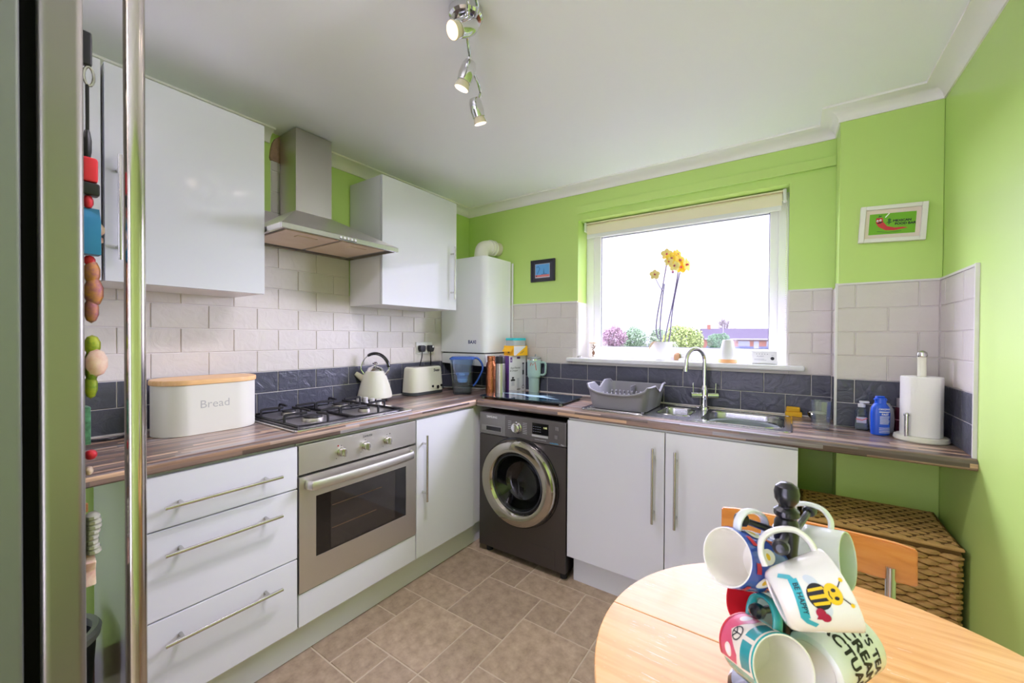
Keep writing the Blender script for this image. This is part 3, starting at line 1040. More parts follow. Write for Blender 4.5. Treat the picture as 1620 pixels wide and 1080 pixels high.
grey_ink = mat('grey_ink', '#b9b9bb', 0.6)
pr = Print()
for i in range(7):
    pr.rect(0.884, 0.912, 0.806 - i * 0.0095, 0.8085 - i * 0.0095, 0)
    if i < 5:
        pr.rect(0.783, 0.806, 0.806 - i * 0.0105, 0.8085 - i * 0.0105, 0)
part('programme_marks', pr.bm(on_y(YF - 0.003)), grey_ink, t, smooth=0, stuff=True)
pr = Print()
for i in range(3):
    for j in range(4):
        pr.rect(0.952 + j * 0.014, 0.961 + j * 0.014, 0.771 + i * 0.013, 0.7735 + i * 0.013, 0)
part('display_symbols', pr.bm(on_y(YF - 0.0046)), mat('dim_ink', '#5d6070', 0.6), t, smooth=0, stuff=True)
part('display_digits', Print().text('1:05', 1.030, 0.797, 0.014, 0).bm(on_y(YF - 0.0050)), mat('lit_digits', '#d6d89a', 0.5, emis=('#d6d89a', 0.6)), t, smooth=0, stuff=True)
part('blue_lettering', Print().text('ecobubble', 1.083, 0.7225, 0.0125, 0).bm(on_y(YF - 0.003)), mat('blue_ink', '#3f9bd0', 0.5), t, smooth=0, stuff=True)
part('small_lettering', Print().text('8kg', 1.132, 0.722, 0.011, 0).text('DIGITAL INVERTER', 1.000, 0.728, 0.0085, 0).bm(on_y(YF - 0.003)), grey_ink, t, smooth=0, stuff=True)
RX = Matrix.Translation((cx, YF, cz)) @ Matrix.Rotation(PI / 2, 4, 'X')   # lathe z -> out of the machine front (-y)
def wl_part(name, prof, m, parent, seg=56, **kw):
    return part(name, xf(lathe(prof, seg), RX), m, parent, **kw)
wl_part('door_recess', [(0.204, -0.05), (0.206, -0.002), (0.252, 0.001), (0.250, 0.006), (0.238, 0.008), (0.235, -0.01)], black_gl, t)
d = wl_part('porthole_door', [(0.236, 0.006), (0.244, 0.022), (0.243, 0.036), (0.232, 0.050), (0.205, 0.056), (0.178, 0.050), (0.166, 0.036), (0.163, 0.018), (0.163, 0.0)], mat('tinted_chrome', '#b9b3aa', 0.10, 1.0), t)
wl_part('door_seal', [(0.1635, 0.034), (0.158, 0.036), (0.148, 0.016), (0.138, -0.03), (0.136, -0.07), (0.165, -0.07), (0.19, -0.03), (0.20, 0.0)], mat('grey_rubber_seal', '#2c2e30', 0.4), d)
wl_part('door_glass', [(0.160, 0.030), (0.150, 0.020), (0.125, -0.035), (0.10, -0.055), (0.05, -0.065), (0, -0.068), (0, -0.064), (0.05, -0.061), (0.098, -0.051), (0.121, -0.033), (0.147, 0.022), (0.156, 0.033)], clear_mat('grey_glass', '#8f9494', 0.05, 0.5, 0.02), d)
dm = mat('perforated_drum', '#6d6d6d', 0.35, 1.0)
Nd = Nodes(dm)
tcd = Nd.new('ShaderNodeTexCoord')
vd = Nd.new('ShaderNodeTexVoronoi')
vd.inputs['Scale'].default_value = 55
Nd.link(tcd.outputs['Object'], vd.inputs['Vector'])
Nd.link(Nd.ramp(vd.outputs['Distance'], [(0.0, '#0a0a0a'), (0.28, '#0a0a0a'), (0.34, '#5c5c5c'), (1.0, '#6a6a6a')]), Nd.b.inputs['Base Color'])
dru = wl_part('drum', [(0.150, -0.075), (0.235, -0.08), (0.235, -0.36), (0.0, -0.38)], dm, t)
for a in (60, 180, 300):
    p = box(-0.025, 0.025, 0.18, 0.232, -0.34, -0.1, 0.012)
    part('paddle', xf(p, RX @ Matrix.Rotation(math.radians(a), 4, 'Z')), bright_steel, dru)
part('filter_flap', box(0.942, 1.092, YF - 0.002, YF + 0.001, 0.044, 0.145, 0.001), wm_g, t)
for fx in (X0 + 0.05, X1 - 0.03):
    for fy in (YF + 0.04, -0.1):
        part('foot', cyl((fx, fy, 0.0), (fx, fy, 0.041), 0.02, seg=14), rubber, t)

# ------------------------------------------------------------------ boiler and flue
t = thing('boiler', 'white wall mounted gas boiler in the corner left of the small picture', 'boiler', (0.215, -0.16, 1.095))
bw = mat('white_boiler_enamel', '#e9ecee', 0.25, coat=0.3)
def rounded_plan(x0, x1, y0, y1, r, n=8):
    out = [(x0, y1), (x0, y0)]
    for k in range(n + 1):
        a = math.radians(-90 + 90 * k / n)
        out.append((x1 - r + r * math.cos(a), y0 + r + r * math.sin(a)))
    out.append((x1, y1))
    return out
part('boiler_case', prism(rounded_plan(0.009, 0.418, -0.315, -0.012, 0.045), 'z', 1.181, 1.842, 0.002), bw, t)
pn = rounded_plan(0.011, 0.416, -0.312, -0.014, 0.045)
part('lower_panel', prism([(0.011, 1.100), (0.416, 1.088), (0.416, 1.172), (0.011, 1.172)], 'y', -0.310, -0.02, 0.004), bw, t)
part('shadow_gap', box(0.014, 0.40, -0.300, -0.02, 1.172, 1.181), mat('dark_gap', '#4a4c4c', 0.6), t)
part('maker_badge', Print().text('BAXI', 0.305, 1.253, 0.033, 0, bold=0.0012).bm(on_y(-0.315)), mat('navy_ink', '#2b3566', 0.5), t, smooth=0)
part('pipe_cover', box(0.424, 0.440, -0.014, -0.0085, 0.99, 1.83, 0.002), white_pl, t)
fl = thing('flue_elbow', 'white flue elbow running from the boiler top into the wall', 'flue', (0.262, -0.14, 1.842))
fw = mat('white_flue', '#ece9e1', 0.35)
fp = smooth_path([(0.262, -0.165, 1.843), (0.262, -0.165, 1.885), (0.264, -0.150, 1.93), (0.272, -0.105, 1.948), (0.285, -0.06, 1.950)], 6)
part('elbow', tube(fp, 0.052, 24), fw, fl)
part('pipe', cyl((0.283, -0.065, 1.950), (0.297, -0.0005, 1.950), 0.048, seg=24), mat('flue_collar', '#d9cfc0', 0.5), fl)
for yy in (-0.085, -0.055):
    xx = 0.297 + (yy) * 0.2
    part('clamp_ring', cyl((xx - 0.0012, yy - 0.006, 1.949), (xx + 0.0012, yy + 0.006, 1.950), 0.057, seg=24), fw, fl)

# ------------------------------------------------------------------ inset sink and mixer tap
t = thing('sink', 'stainless steel bowl and a half inset sink with a drainer below the window', 'sink', (1.66, -0.27, WT))
small = rrect(1.555, 1.715, -0.375, -0.150, 0.05, 6)
main = rrect(1.770, 2.095, -0.440, -0.120, 0.085, 6)
sink_m = mat('sink_steel', '#bcbcbb', 0.22, 1.0)
part('sink_top', plate(rrect(SX0, SX1, SY0, SY1, 0.035, 6), [small, main], WT + 0.0006, WT + 0.003), sink_m, t, smooth=20)
rim = lambda pts, z, s=1.0: [(sum(p[0] for p in pts) / len(pts) + (x - sum(p[0] for p in pts) / len(pts)) * s, sum(p[1] for p in pts) / len(pts) + (y - sum(p[1] for p in pts) / len(pts)) * s, z) for x, y in pts]
part('small_bowl', loft([rim(small, WT + 0.003), rim(small, WT - 0.004, 0.975), rim(small, WT - 0.06, 0.93), rim(small, WT - 0.085, 0.86), rim(small, WT - 0.095, 0.70), rim(small, WT - 0.097, 0.2)], cap0=False), sink_m, t)
part('main_bowl', loft([rim(main, WT + 0.003), rim(main, WT - 0.004, 0.975), rim(main, WT - 0.10, 0.92), rim(main, WT - 0.135, 0.86), rim(main, WT - 0.148, 0.74), rim(main, WT - 0.150, 0.12)], cap0=False), sink_m, t)
part('bowl_rim', J(tube([(x, y, WT + 0.0032) for x, y in small], 0.003, 6, closed=True), tube([(x, y, WT + 0.0032) for x, y in main], 0.003, 6, closed=True), tube([(x, y, WT + 0.002) for x, y in rrect(SX0 + 0.004, SX1 - 0.004, SY0 + 0.004, SY1 - 0.004, 0.032, 6)], 0.0035, 6, closed=True)), chrome, t)
part('drainer_ribs', J(*[tube([(1.225, -0.445 + k * 0.034, WT + 0.003), (1.515, -0.445 + k * 0.034, WT + 0.003)], 0.004, 6) for k in range(10)]), sink_m, t)
part('drain', lathe([(0, 0), (0.036, 0), (0.036, 0.003), (0.028, 0.0015), (0, 0.0015)], 24, (1.93, -0.28, WT - 0.150)), chrome, t)
bowl = thing('washing_up_bowl', 'grey oval washing up bowl sitting in the main sink bowl', 'bowl', (1.935, -0.28, WT - 0.146))
wub = mat('grey_green_plastic', '#7d8688', 0.4)
part('bowl_shell', loft([[(1.935 + math.cos(2 * PI * k / 40) * a, -0.28 + math.sin(2 * PI * k / 40) * b, WT + z) for k in range(40)] for a, b, z in ((0.095, 0.085, -0.146), (0.118, 0.108, -0.135), (0.142, 0.132, -0.03), (0.148, 0.138, -0.022), (0.137, 0.127, -0.028), (0.112, 0.102, -0.13), (0.02, 0.02, -0.138))]), wub, bowl)
part('water', lathe([(0, 0), (1, 0)], 40, (1.935, -0.28, WT - 0.055), 0.131, 0.121), clear_mat('dish_water', '#c9d2d2', 0.05, 0.5, 0.0), bowl, 'clear water', smooth=0)

t = thing('mixer_tap', 'chrome swan neck mixer tap with two cross levers behind the sink', 'tap', (1.738, -0.088, WT + 0.003))
tx, ty, tz = 1.738, -0.088, WT + 0.003
sp_d = Vector((-0.62, -0.78)).normalized()
pts = [(tx, ty, tz + 0.10), (tx, ty, tz + 0.255)]
for k in range(1, 13):
    a = math.radians(180 - 15 * k)
    r = 0.058
    q = r + r * math.cos(a)
    pts.append((tx + sp_d.x * q, ty + sp_d.y * q, tz + 0.255 + r * 1.12 * math.sin(a)))
pts.append((tx + sp_d.x * 0.120, ty + sp_d.y * 0.120, tz + 0.215))
part('spout', tube(pts, 0.0115, 16), chrome, t)
part('body', lathe([(0, 0), (0.027, 0), (0.026, 0.006), (0.019, 0.012), (0.017, 0.05), (0.020, 0.058), (0.020, 0.10), (0.0155, 0.108), (0.0135, 0.125), (0, 0.125)], 24, (tx, ty, tz)), chrome, t)
part('aerator', lathe([(0, 0), (0.0135, 0), (0.0135, 0.02), (0, 0.02)], 18, (tx + sp_d.x * 0.121, ty + sp_d.y * 0.121, tz + 0.202)), chrome, t)
for s in (-1, 1):
    dx, dy = 0.89 * s, 0.45 * s
    h = part('valve', cyl((tx + dx * 0.015, ty + dy * 0.015, tz + 0.072), (tx + dx * 0.068, ty + dy * 0.068, tz + 0.072), 0.0145, 0.0155, 20), chrome, t)
    part('lever', J(cyl((tx + dx * 0.056, ty + dy * 0.056, tz + 0.08), (tx + dx * 0.058, ty + dy * 0.058, tz + 0.138), 0.0035, 0.003, 10)), chrome, h)

# ------------------------------------------------------------------ dish rack
t = thing('dish_rack', 'grey plastic dish rack standing on the sink drainer', 'dish rack', (1.375, -0.28, WT + 0.008))
rkm = mat('grey_rack_plastic', '#7b7a7d', 0.38)
def rack_ring(x0, x1, y0, y1, r, zf):
    return [(x, y, zf(x, y)) for x, y in rrect(x0, x1, y0, y1, r, 6)]
RX0, RX1, RY0, RY1 = 1.225, 1.535, -0.440, -0.105
zb = WT + 0.0075
def dens(pts, n=14):
    out = []
    m = len(pts)
    tot = 0
    seg = []
    for i in range(m):
        a, b = Vector(pts[i]), Vector(pts[(i + 1) % m])
        seg.append((a, b, (b - a).length))
        tot += (b - a).length
    N = 96
    step = tot / N
    d, i, acc = 0.0, 0, 0.0
    for k in range(N):
        tgt = k * step
        while acc + seg[i][2] < tgt - 1e-9:
            acc += seg[i][2]
            i += 1
        a, b, l = seg[i]
        out.append(tuple(a.lerp(b, (tgt - acc) / l if l > 0 else 0)))
    return out
base2 = dens(rrect(RX0 + 0.012, RX1 - 0.012, RY0 + 0.012, RY1 - 0.010, 0.03, 6))
top2 = dens(rrect(RX0 - 0.012, RX1 + 0.012, RY0 - 0.014, RY1 + 0.012, 0.045, 6))
in_top = dens(rrect(RX0 - 0.006, RX1 + 0.006, RY0 - 0.008, RY1 + 0.006, 0.042, 6))
in_base = dens(rrect(RX0 + 0.016, RX1 - 0.016, RY0 + 0.016, RY1 - 0.014, 0.028, 6))
def rim_z(x, y):
    ux = abs((x - 1.38) / 0.167)
    uy = (y + 0.272) / 0.18
    h = 0.078 + 0.040 * min(1, ux) ** 3           # long sides sag in the middle
    if ux > 0.93:                                   # end walls dip for a hand hold
        h = 0.122 - 0.038 * max(0.0, 1 - abs(uy - 0.1) / 0.42)
    if y > -0.13:
        h = max(h, 0.108)
    return h
rings = [[(x, y, zb) for x, y in base2], [(x, y, zb + rim_z(x, y)) for x, y in top2], [(x, y, zb + rim_z(x, y) + 0.003) for x, y in in_top], [(x, y, zb + 0.012) for x, y in in_base]]
part('rack_shell', loft(rings, cap0=True, cap1=True), rkm, t, smooth=50)
part('rim', tube([(x, y, zb + rim_z(x, y) + 0.001) for x, y in top2], 0.0055, 8, closed=True), rkm, t)
for row in (-0.35, -0.22):
    for k in range(10):
        x = 1.275 + k * 0.0235
        part('prong', tube(smooth_path([(x, row - 0.012, zb + 0.012), (x, row - 0.009, zb + 0.062), (x, row, zb + 0.074), (x, row + 0.009, zb + 0.062), (x, row + 0.012, zb + 0.012)], 3), 0.0042, 6), rkm, t)
part('cutlery_divider', box(1.372, 1.378, -0.20, -0.112, zb + 0.012, zb + 0.10, 0.002), rkm, t)
part('feet', J(*[box(x - 0.006, x + 0.006, y - 0.006, y + 0.006, WT + 0.0033, zb + 0.002) for x in (1.25, 1.51) for y in (-0.42, -0.13)]), rkm, t)

# ------------------------------------------------------------------ bread bin
t = thing('bread_bin', 'cream metal bread bin with a wooden lid beside the hob', 'bread bin', (0.158, -1.805, WT))
def stadium(x0, x1, y0, y1, n=40):
    r = (x1 - x0) / 2
    cx_ = (x0 + x1) / 2
    return [(cx_ + r * math.cos(math.radians(a)), (y1 - r) + r * math.sin(math.radians(a))) for a in [180 * k / n for k in range(n + 1)]] + [(cx_ + r * math.cos(math.radians(a)), (y0 + r) + r * math.sin(math.radians(a))) for a in [180 + 180 * k / n for k in range(n + 1)]]
part('bin_body', prism(stadium(0.060, 0.254, -1.978, -1.632), 'z', WT + 0.001, 1.100, 0.002), mat('pale_grey_cream', '#d9d8cc', 0.4), t)
part('lid', prism(stadium(0.055, 0.259, -1.983, -1.627), 'z', 1.0995, 1.120, 0.005), bread_wood, t)
part('lettering', Print().text('Bread', -1.806, 1.022, 0.043, 0).bm(on_x(0.254)), mat('grey_letter_ink', '#adaea8', 0.6), t, smooth=0)

# ------------------------------------------------------------------ kettle
kx, ky = 0.098, -0.952
t = thing('kettle', 'cream dome kettle with a black and chrome hoop handle right of the hob', 'kettle', (kx, ky, WT))
part('power_base', lathe([(0, 0), (0.070, 0), (0.072, 0.006), (0.066, 0.018), (0, 0.018)], 32, (kx, ky, WT + 0.0005)), black_pl, t)
part('kettle_body', lathe([(0, 0.018), (0.082, 0.018), (0.097, 0.024), (0.0985, 0.034), (0.094, 0.055), (0.082, 0.10), (0.066, 0.145), (0.053, 0.172), (0.050, 0.178), (0, 0.178)], 48, (kx, ky, WT)), cream, t)
part('lid', lathe([(0.049, 0.177), (0.047, 0.184), (0.036, 0.197), (0.018, 0.204), (0.006, 0.206), (0.005, 0.212), (0.013, 0.217), (0.015, 0.224), (0.010, 0.231), (0, 0.233)], 36, (kx, ky, WT)), chrome, t)
sd = Vector((-0.80, -0.60, 0))
part('spout', tube([Vector((kx, ky, WT + 0.128)) + sd * 0.060, Vector((kx, ky, WT + 0.142)) + sd * 0.085, Vector((kx, ky, WT + 0.162)) + sd * 0.112], [0.025, 0.018, 0.0135], 18), mat('cream_spout', '#cfcab0', 0.25), t)
def hpt(a, rx=0.083, rz=0.098, c0=0.182):
    return Vector((kx, ky, WT + c0)) - sd * (rx * math.cos(math.radians(a))) + Vector((0, 0, rz * math.sin(math.radians(a))))
part('hoop_handle', tube([hpt(180 - 5 * k, 0.083 if 0 < 5 * k < 180 else 0.080) for k in range(0, 37)] , 0.0042, 10), chrome, t)
part('grip', tube([hpt(a) for a in range(10, 125, 5)], [0.0085] + [0.0105] * 21 + [0.0085], 12, flat=(1.0, 0.8)), black_gl, t)
for s in (1, -1):
    q = Vector((kx, ky, WT + 0.182)) + sd * 0.080 * s
    part('handle_mount', tube([Vector((kx, ky, WT + 0.155)) + sd * 0.060 * s, q], 0.006, 10), chrome, t)

# ------------------------------------------------------------------ toaster
t = thing('toaster', 'cream two slice toaster between the kettle and the water jug', 'toaster', (0.085, -0.565, WT))
def tring(s, z, dx0=0.026, dx1=0.160, y0=-0.715, y1=-0.425):
    cx_, cy_ = (dx0 + dx1) / 2, (y0 + y1) / 2
    return [(cx_ + (x - cx_) * s[0], cy_ + (y - cy_) * s[1], z) for x, y in rrect(dx0, dx1, y0, y1, 0.05, 8)]
part('base', loft([tring((0.97, 0.98), WT + 0.001), tring((1.0, 1.0), WT + 0.004), tring((1.0, 1.0), WT + 0.022)]), mat('dark_green_base', '#3b403f', 0.4), t)
part('toaster_body', loft([tring((1.0, 1.0), WT + 0.022), tring((0.99, 0.985), WT + 0.07), tring((0.90, 0.93), WT + 0.165), tring((0.86, 0.91), WT + 0.176), tring((0.74, 0.85), WT + 0.183)]), cream, t)
for x in (0.072, 0.114):
    part('slot', box(x - 0.014, x + 0.014, -0.665, -0.475, WT + 0.1826, WT + 0.1842, 0.0005), mat('slot_shadow_steel', '#3c3a36', 0.4, 0.8), t)
part('lever', J(box(0.082, 0.104, -0.44, -0.405, WT + 0.128, WT + 0.138, 0.003)), cream, t)
part('lettering', Print().text('Swan', -0.505, WT + 0.157, 0.026, 0, bold=0.0008).bm(lambda u, v, d: (0.1553 + d, u, v)), ink, t, smooth=0)
for y in (-0.545, -0.465):
    part('knob', cyl((0.157, y, WT + 0.052), (0.1645, y, WT + 0.052), 0.008, seg=16), black_pl, t)
part('browning_dial', cyl((0.157, -0.506, WT + 0.045), (0.170, -0.506, WT + 0.045), 0.012, seg=20), chrome, t)

# ------------------------------------------------------------------ socket, plugs and leads
t = thing('double_socket', 'white double wall socket above the toaster', 'socket', (0.007, -0.486, 1.212))
part('faceplate', box(0.007, 0.016, -0.560, -0.411, 1.172, 1.252, 0.003), white_pl, t)
for y in (-0.512, -0.460):
    part('rocker_switch', box(0.015, 0.019, y - 0.006, y + 0.006, 1.226, 1.240, 0.001), white_pl, t)
def plug(y, label, pts, dot):
    p = thing('plug', label, 'plug', (0.016, y, 1.207))
    part('plug_body', prism([(y - 0.024, 1.230), (y - 0.026, 1.205), (y - 0.018, 1.184), (y + 0.018, 1.184), (y + 0.026, 1.205), (y + 0.024, 1.230)], 'x', 0.0165, 0.048, 0.007), black_pl, p)
    if dot:
        part('sticker', lathe([(0, 0), (0.008, 0), (0.008, 0.0004), (0, 0.0004)], 16), white_pl, p, 'small white dot sticker', local=True).matrix_local = Matrix.Translation((0.0322, 0.010, 0.013)) @ Matrix.Rotation(PI / 2, 4, 'Y')
    part('lead', tube(smooth_path(pts, 6), 0.0035, 8), black_pl, p)
plug(-0.524, 'black plug on the left of the wall socket', [(0.034, -0.524, 1.186), (0.033, -0.525, 1.15), (0.022, -0.530, 1.10), (0.010, -0.531, 1.06), (0.010, -0.535, 0.99), (0.009, -0.54, 0.915)], False)
plug(-0.444, 'black plug with a white dot on the right of the wall socket', [(0.034, -0.444, 1.186), (0.033, -0.442, 1.15), (0.022, -0.430, 1.10), (0.010, -0.423, 1.06), (0.010, -0.419, 0.99), (0.009, -0.415, 0.915)], True)

# ------------------------------------------------------------------ jug, bottles, boxes in the corner
jx, jy = 0.318, -0.418
ja = math.atan2(0.57, 0.822)
t = thing('water_filter_jug', 'clear water filter jug with a blue lid and handle in the corner', 'jug', (jx, jy, WT), ja)
def jring(x0, x1, w, z, r=0.02):
    return [(x, y, z) for x, y in rrect(x0, x1, -w, w, min(r, w * 0.9), 5)]
clear_pl = clear_mat('clear_jug_plastic', '#e9f1f6', 0.05, 0.6, 0.04)
blue_pl = mat('blue_jug_plastic', '#2c4f93', 0.25)
part('jug_shell', loft([jring(-0.062, 0.052, 0.042, 0.001), jring(-0.066, 0.056, 0.045, 0.010), jring(-0.085, 0.072, 0.055, 0.235), jring(-0.083, 0.070, 0.053, 0.235), jring(-0.064, 0.054, 0.043, 0.012), jring(-0.05, 0.04, 0.03, 0.008)]), clear_pl, t, local=True)
part('funnel', loft([jring(-0.045, 0.035, 0.035, 0.105), jring(-0.055, 0.045, 0.045, 0.16), jring(-0.080, 0.067, 0.050, 0.232)], cap1=False), clear_mat('pale_blue_plastic', '#c4d9f0', 0.04, 0.4, 0.08, 0.18, '#7fa6dc'), t, local=True)
part('filter_cartridge', J(xf(lathe([(0, 0), (0.028, 0), (0.034, 0.01), (0.036, 0.045), (0.045, 0.05), (0.045, 0.062), (0, 0.064)], 24, (-0.006, 0, 0.078)), Matrix.Identity(4))), mat('light_blue_filter', '#7fb0ea', 0.4), t, 'pale blue filter cartridge', local=True)
part('water', loft([jring(-0.0632, 0.0532, 0.0425, 0.0125), jring(-0.0675, 0.0565, 0.0455, 0.07)]), clear_mat('jug_water', '#dfe6e6', 0.04, 0.4, 0.0), t, local=True)
part('lid', loft([jring(-0.089, 0.076, 0.057, 0.232), jring(-0.089, 0.076, 0.057, 0.240), jring(-0.075, 0.07, 0.05, 0.250), jring(-0.05, 0.05, 0.03, 0.253)]), blue_pl, t, local=True)
part('handle', tube(smooth_path([(0.066, 0, 0.241), (0.095, 0, 0.238), (0.122, 0, 0.205), (0.128, 0, 0.165), (0.108, 0, 0.115), (0.085, 0, 0.075), (0.066, 0, 0.055)], 6), 0.009, 10, flat=(1.3, 0.8), up=(0, 1, 0)), blue_pl, t, local=True)
c2x, c2y = 0.466, -0.306
copper = mat('hammered_copper', '#c07a52', 0.28, 1.0)
Nc = Nodes(copper)
tcc = Nc.new('ShaderNodeTexCoord')
vc = Nc.new('ShaderNodeTexVoronoi')
vc.inputs['Scale'].default_value = 110
Nc.link(tcc.outputs['Object'], vc.inputs['Vector'])
bpc = Nc.new('ShaderNodeBump')
bpc.inputs['Strength'].default_value = 0.7
bpc.inputs['Distance'].default_value = 0.003
Nc.link(vc.outputs['Distance'], bpc.inputs['Height'])
Nc.link(bpc.outputs['Normal'], Nc.b.inputs['Normal'])
t = thing('copper_bottle', 'hammered copper water bottle beside the filter jug', 'bottle', (c2x, c2y, WT))
part('bottle_body', lathe([(0, 0.001), (0.034, 0.001), (0.036, 0.006), (0.036, 0.185), (0.033, 0.205), (0.026, 0.218), (0.024, 0.224), (0, 0.224)], 32, (c2x, c2y, WT)), copper, t)
part('cap', lathe([(0, 0.223), (0.027, 0.223), (0.028, 0.226), (0.028, 0.250), (0.025, 0.254), (0, 0.255)], 32, (c2x, c2y, WT)), copper, t)
c3x, c3y = 0.560, -0.330
t = thing('thermos_flask', 'brushed steel thermos flask with a black cap', 'flask', (c3x, c3y, WT))
part('flask_body', lathe([(0, 0.001), (0.030, 0.001), (0.032, 0.004), (0.032, 0.205), (0.030, 0.210), (0, 0.210)], 32, (c3x, c3y, WT)), steel, t)
part('cap', lathe([(0, 0.209), (0.0305, 0.209), (0.0315, 0.212), (0.0315, 0.250), (0.028, 0.256), (0, 0.257)], 32, (c3x, c3y, WT)), black_pl, t)

# carton of the blender, turned a little
bxa = math.radians(79)
t = thing('blender_carton', 'white and purple carton of a hand blender with black print, below a yellow carton', 'box', (0.536, -0.197, WT), bxa)
purple = mat('purple_card', '#5a3578', 0.5)
wcard = mat('white_card', '#e6e5ea', 0.45)
bm_ = box(0, 0.165, 0, 0.10, 0.0015, 0.252, 0.001)
for f in bm_.faces:
    f.material_index = 1 if f.normal.x < -0.9 else 0
part('carton', bm_, [wcard, purple], t, local=True)
pr = Print()
pr.rect(0.010, 0.030, 0.208, 0.243, 0).rect(0.075, 0.107, 0.230, 0.245, 0)
pr.poly([(0.016, 0.216), (0.024, 0.216), (0.020, 0.232)], 2)
pr.text('Hand Blender', 0.062, 0.168, 0.0175, 1).text('& Chopper', 0.047, 0.150, 0.0175, 1)
pr.rect(0.027, 0.047, 0.095, 0.106, 1).poly([(0.018, 0.078), (0.056, 0.078), (0.059, 0.086), (0.046, 0.093), (0.028, 0.093), (0.015, 0.086)], 1)
pr.rect(0.022, 0.052, 0.045, 0.076, 3).rect(0.075, 0.100, 0.026, 0.096, 3)
pr.ell(0.092, 0.018, 0.017, 0.0065, 1).ell(0.087, 0.0185, 0.004, 0.003, 2).ell(0.098, 0.0185, 0.004, 0.003, 2)
pr.line([(0.018, 0.022), (0.028, 0.014), (0.040, 0.024), (0.050, 0.016)], 0.0022, 3)
pr.rect(0.128, 0.146, 0.192, 0.202, 1).rect(0.130, 0.144, 0.150, 0.192, 4).rect(0.129, 0.145, 0.118, 0.150, 1).rect(0.1335, 0.1405, 0.045, 0.118, 4).ell(0.137, 0.032, 0.010, 0.014, 1).ell(0.137, 0.032, 0.0065, 0.009, 2)
part('carton_print', pr.bm(lambda u, v, d: (u, -0.0004 - d, v)), [purple, ink, wcard, mat('pale_grey_ink', '#c9cad2', 0.5), mat('mid_grey_ink', '#8f9199', 0.5)], t, local=True, smooth=0)
pr = Print().rect(0.01, 0.09, 0.02, 0.23, 0)
ye = math.radians(77)
t = thing('yellow_carton', 'yellow and white open carton lying on top of the blender carton', 'box', (0.560, -0.178, 1.1615), ye)
ycard = mat('yellow_card', '#f2b90c', 0.45)
CLX, CLY, CLZ = 0.132, 0.100, 0.068
part('carton', J(box(0, CLX, 0, CLY, 0, 0.001), box(0, 0.001, 0, CLY, 0.001, CLZ), box(CLX - 0.001, CLX, 0, CLY, 0.001, CLZ), box(0.001, CLX - 0.001, 0, 0.001, 0.001, CLZ), box(0.001, CLX - 0.001, CLY - 0.001, CLY, 0.001, CLZ)), ycard, t, local=True, smooth=0)
part('flap', xf(box(0.004, CLY - 0.004, 0, 0.034, 0, 0.001), Matrix.Translation((-0.001, CLY, CLZ * 0.80)) @ Matrix.Rotation(-PI / 2, 4, 'Z') @ Matrix.Rotation(math.radians(-128), 4, 'X')), ycard, t, local=True, smooth=0)
pr = Print()
pr.poly([(0.002, 0.066), (0.002, 0.002), (0.02, 0.002), (0.120, 0.066)], 0)
pr.text('original', 0.078, 0.022, 0.014, 1, rot=28)
part('carton_print', pr.bm(lambda u, v, d: (u, -0.0004 - d, v)), [wcard, ink], t, local=True, smooth=0)
pr = Print().ell(-0.050, 0.026, 0.011, m=0).text('tea bags', -0.050, 0.009, 0.010, 0)
part('end_print', pr.bm(lambda u, v, d: (-0.0004 - d, -u, v)), [mat('brown_print', '#6b4a1b', 0.5)], t, local=True, smooth=0)
t = thing('food_container', 'clear plastic food container with a turquoise lid in the yellow carton', 'container', (0.560, -0.178, 1.1632), ye)
def fring(s, z):
    return [(0.066 + (x - 0.066) * s, 0.050 + (y - 0.050) * s, z) for x, y in rrect(0.006, 0.126, 0.006, 0.094, 0.015, 4)]
part('tub', loft([fring(0.9, 0.0), fring(0.95, 0.01), fring(1.0, 0.105), fring(0.985, 0.105), fring(0.93, 0.012), fring(0.3, 0.010)]), clear_mat('frosted_plastic', '#e6ecec', 0.05, 0.5, 0.12, 0.35, '#dfe6e4'), t, local=True)
part('lid', loft([fring(1.03, 0.103), fring(1.05, 0.106), fring(1.05, 0.116), fring(0.98, 0.120), fring(0.4, 0.120)]), mat('turquoise_plastic', '#1fb0b5', 0.35), t, local=True)
# tumbler
ux_, uy_ = 0.650, -0.056
t = thing('tumbler', 'mint green handled tumbler with a red letter M', 'cup', (ux_, uy_, WT))
mint = mat('mint_enamel', '#a9c8c2', 0.4)
part('tumbler_body', lathe([(0, 0.001), (0.034, 0.001), (0.036, 0.004), (0.038, 0.098), (0.044, 0.106), (0.0465, 0.115), (0.048, 0.225), (0.0465, 0.228), (0, 0.228)], 40, (ux_, uy_, WT)), mint, t)
part('lid', lathe([(0.047, 0.228), (0.048, 0.232), (0.047, 0.243), (0.040, 0.247), (0, 0.248)], 40, (ux_, uy_, WT)), clear_mat('clear_lid_plastic', '#cfd6d6', 0.06, 0.5, 0.08, 0.35, '#b9c4c3'), t)
part('steel_band', lathe([(0.0475, 0.222), (0.0487, 0.223), (0.0487, 0.230), (0.0475, 0.231)], 40, (ux_, uy_, WT)), chrome, t)
part('straw_stub', cyl((ux_ + 0.008, uy_, WT + 0.247), (ux_ + 0.012, uy_, WT + 0.263), 0.0045, seg=10), clear_mat('clear_lid_plastic', '#cfd6d6'), t)
hd = Vector((0.94, 0.34, 0))
c0 = Vector((ux_, uy_, WT))
part('handle', tube(smooth_path([c0 + hd * 0.044 + Vector((0, 0, 0.205)), c0 + hd * 0.066 + Vector((0, 0, 0.208)), c0 + hd * 0.080 + Vector((0, 0, 0.195)), c0 + hd * 0.081 + Vector((0, 0, 0.155)), c0 + hd * 0.078 + Vector((0, 0, 0.130)), c0 + hd * 0.062 + Vector((0, 0, 0.120)), c0 + hd * 0.043 + Vector((0, 0, 0.122))], 5), 0.0095, 12, flat=(1.25, 0.8), up=(-0.34, 0.94, 0)), mint, t)
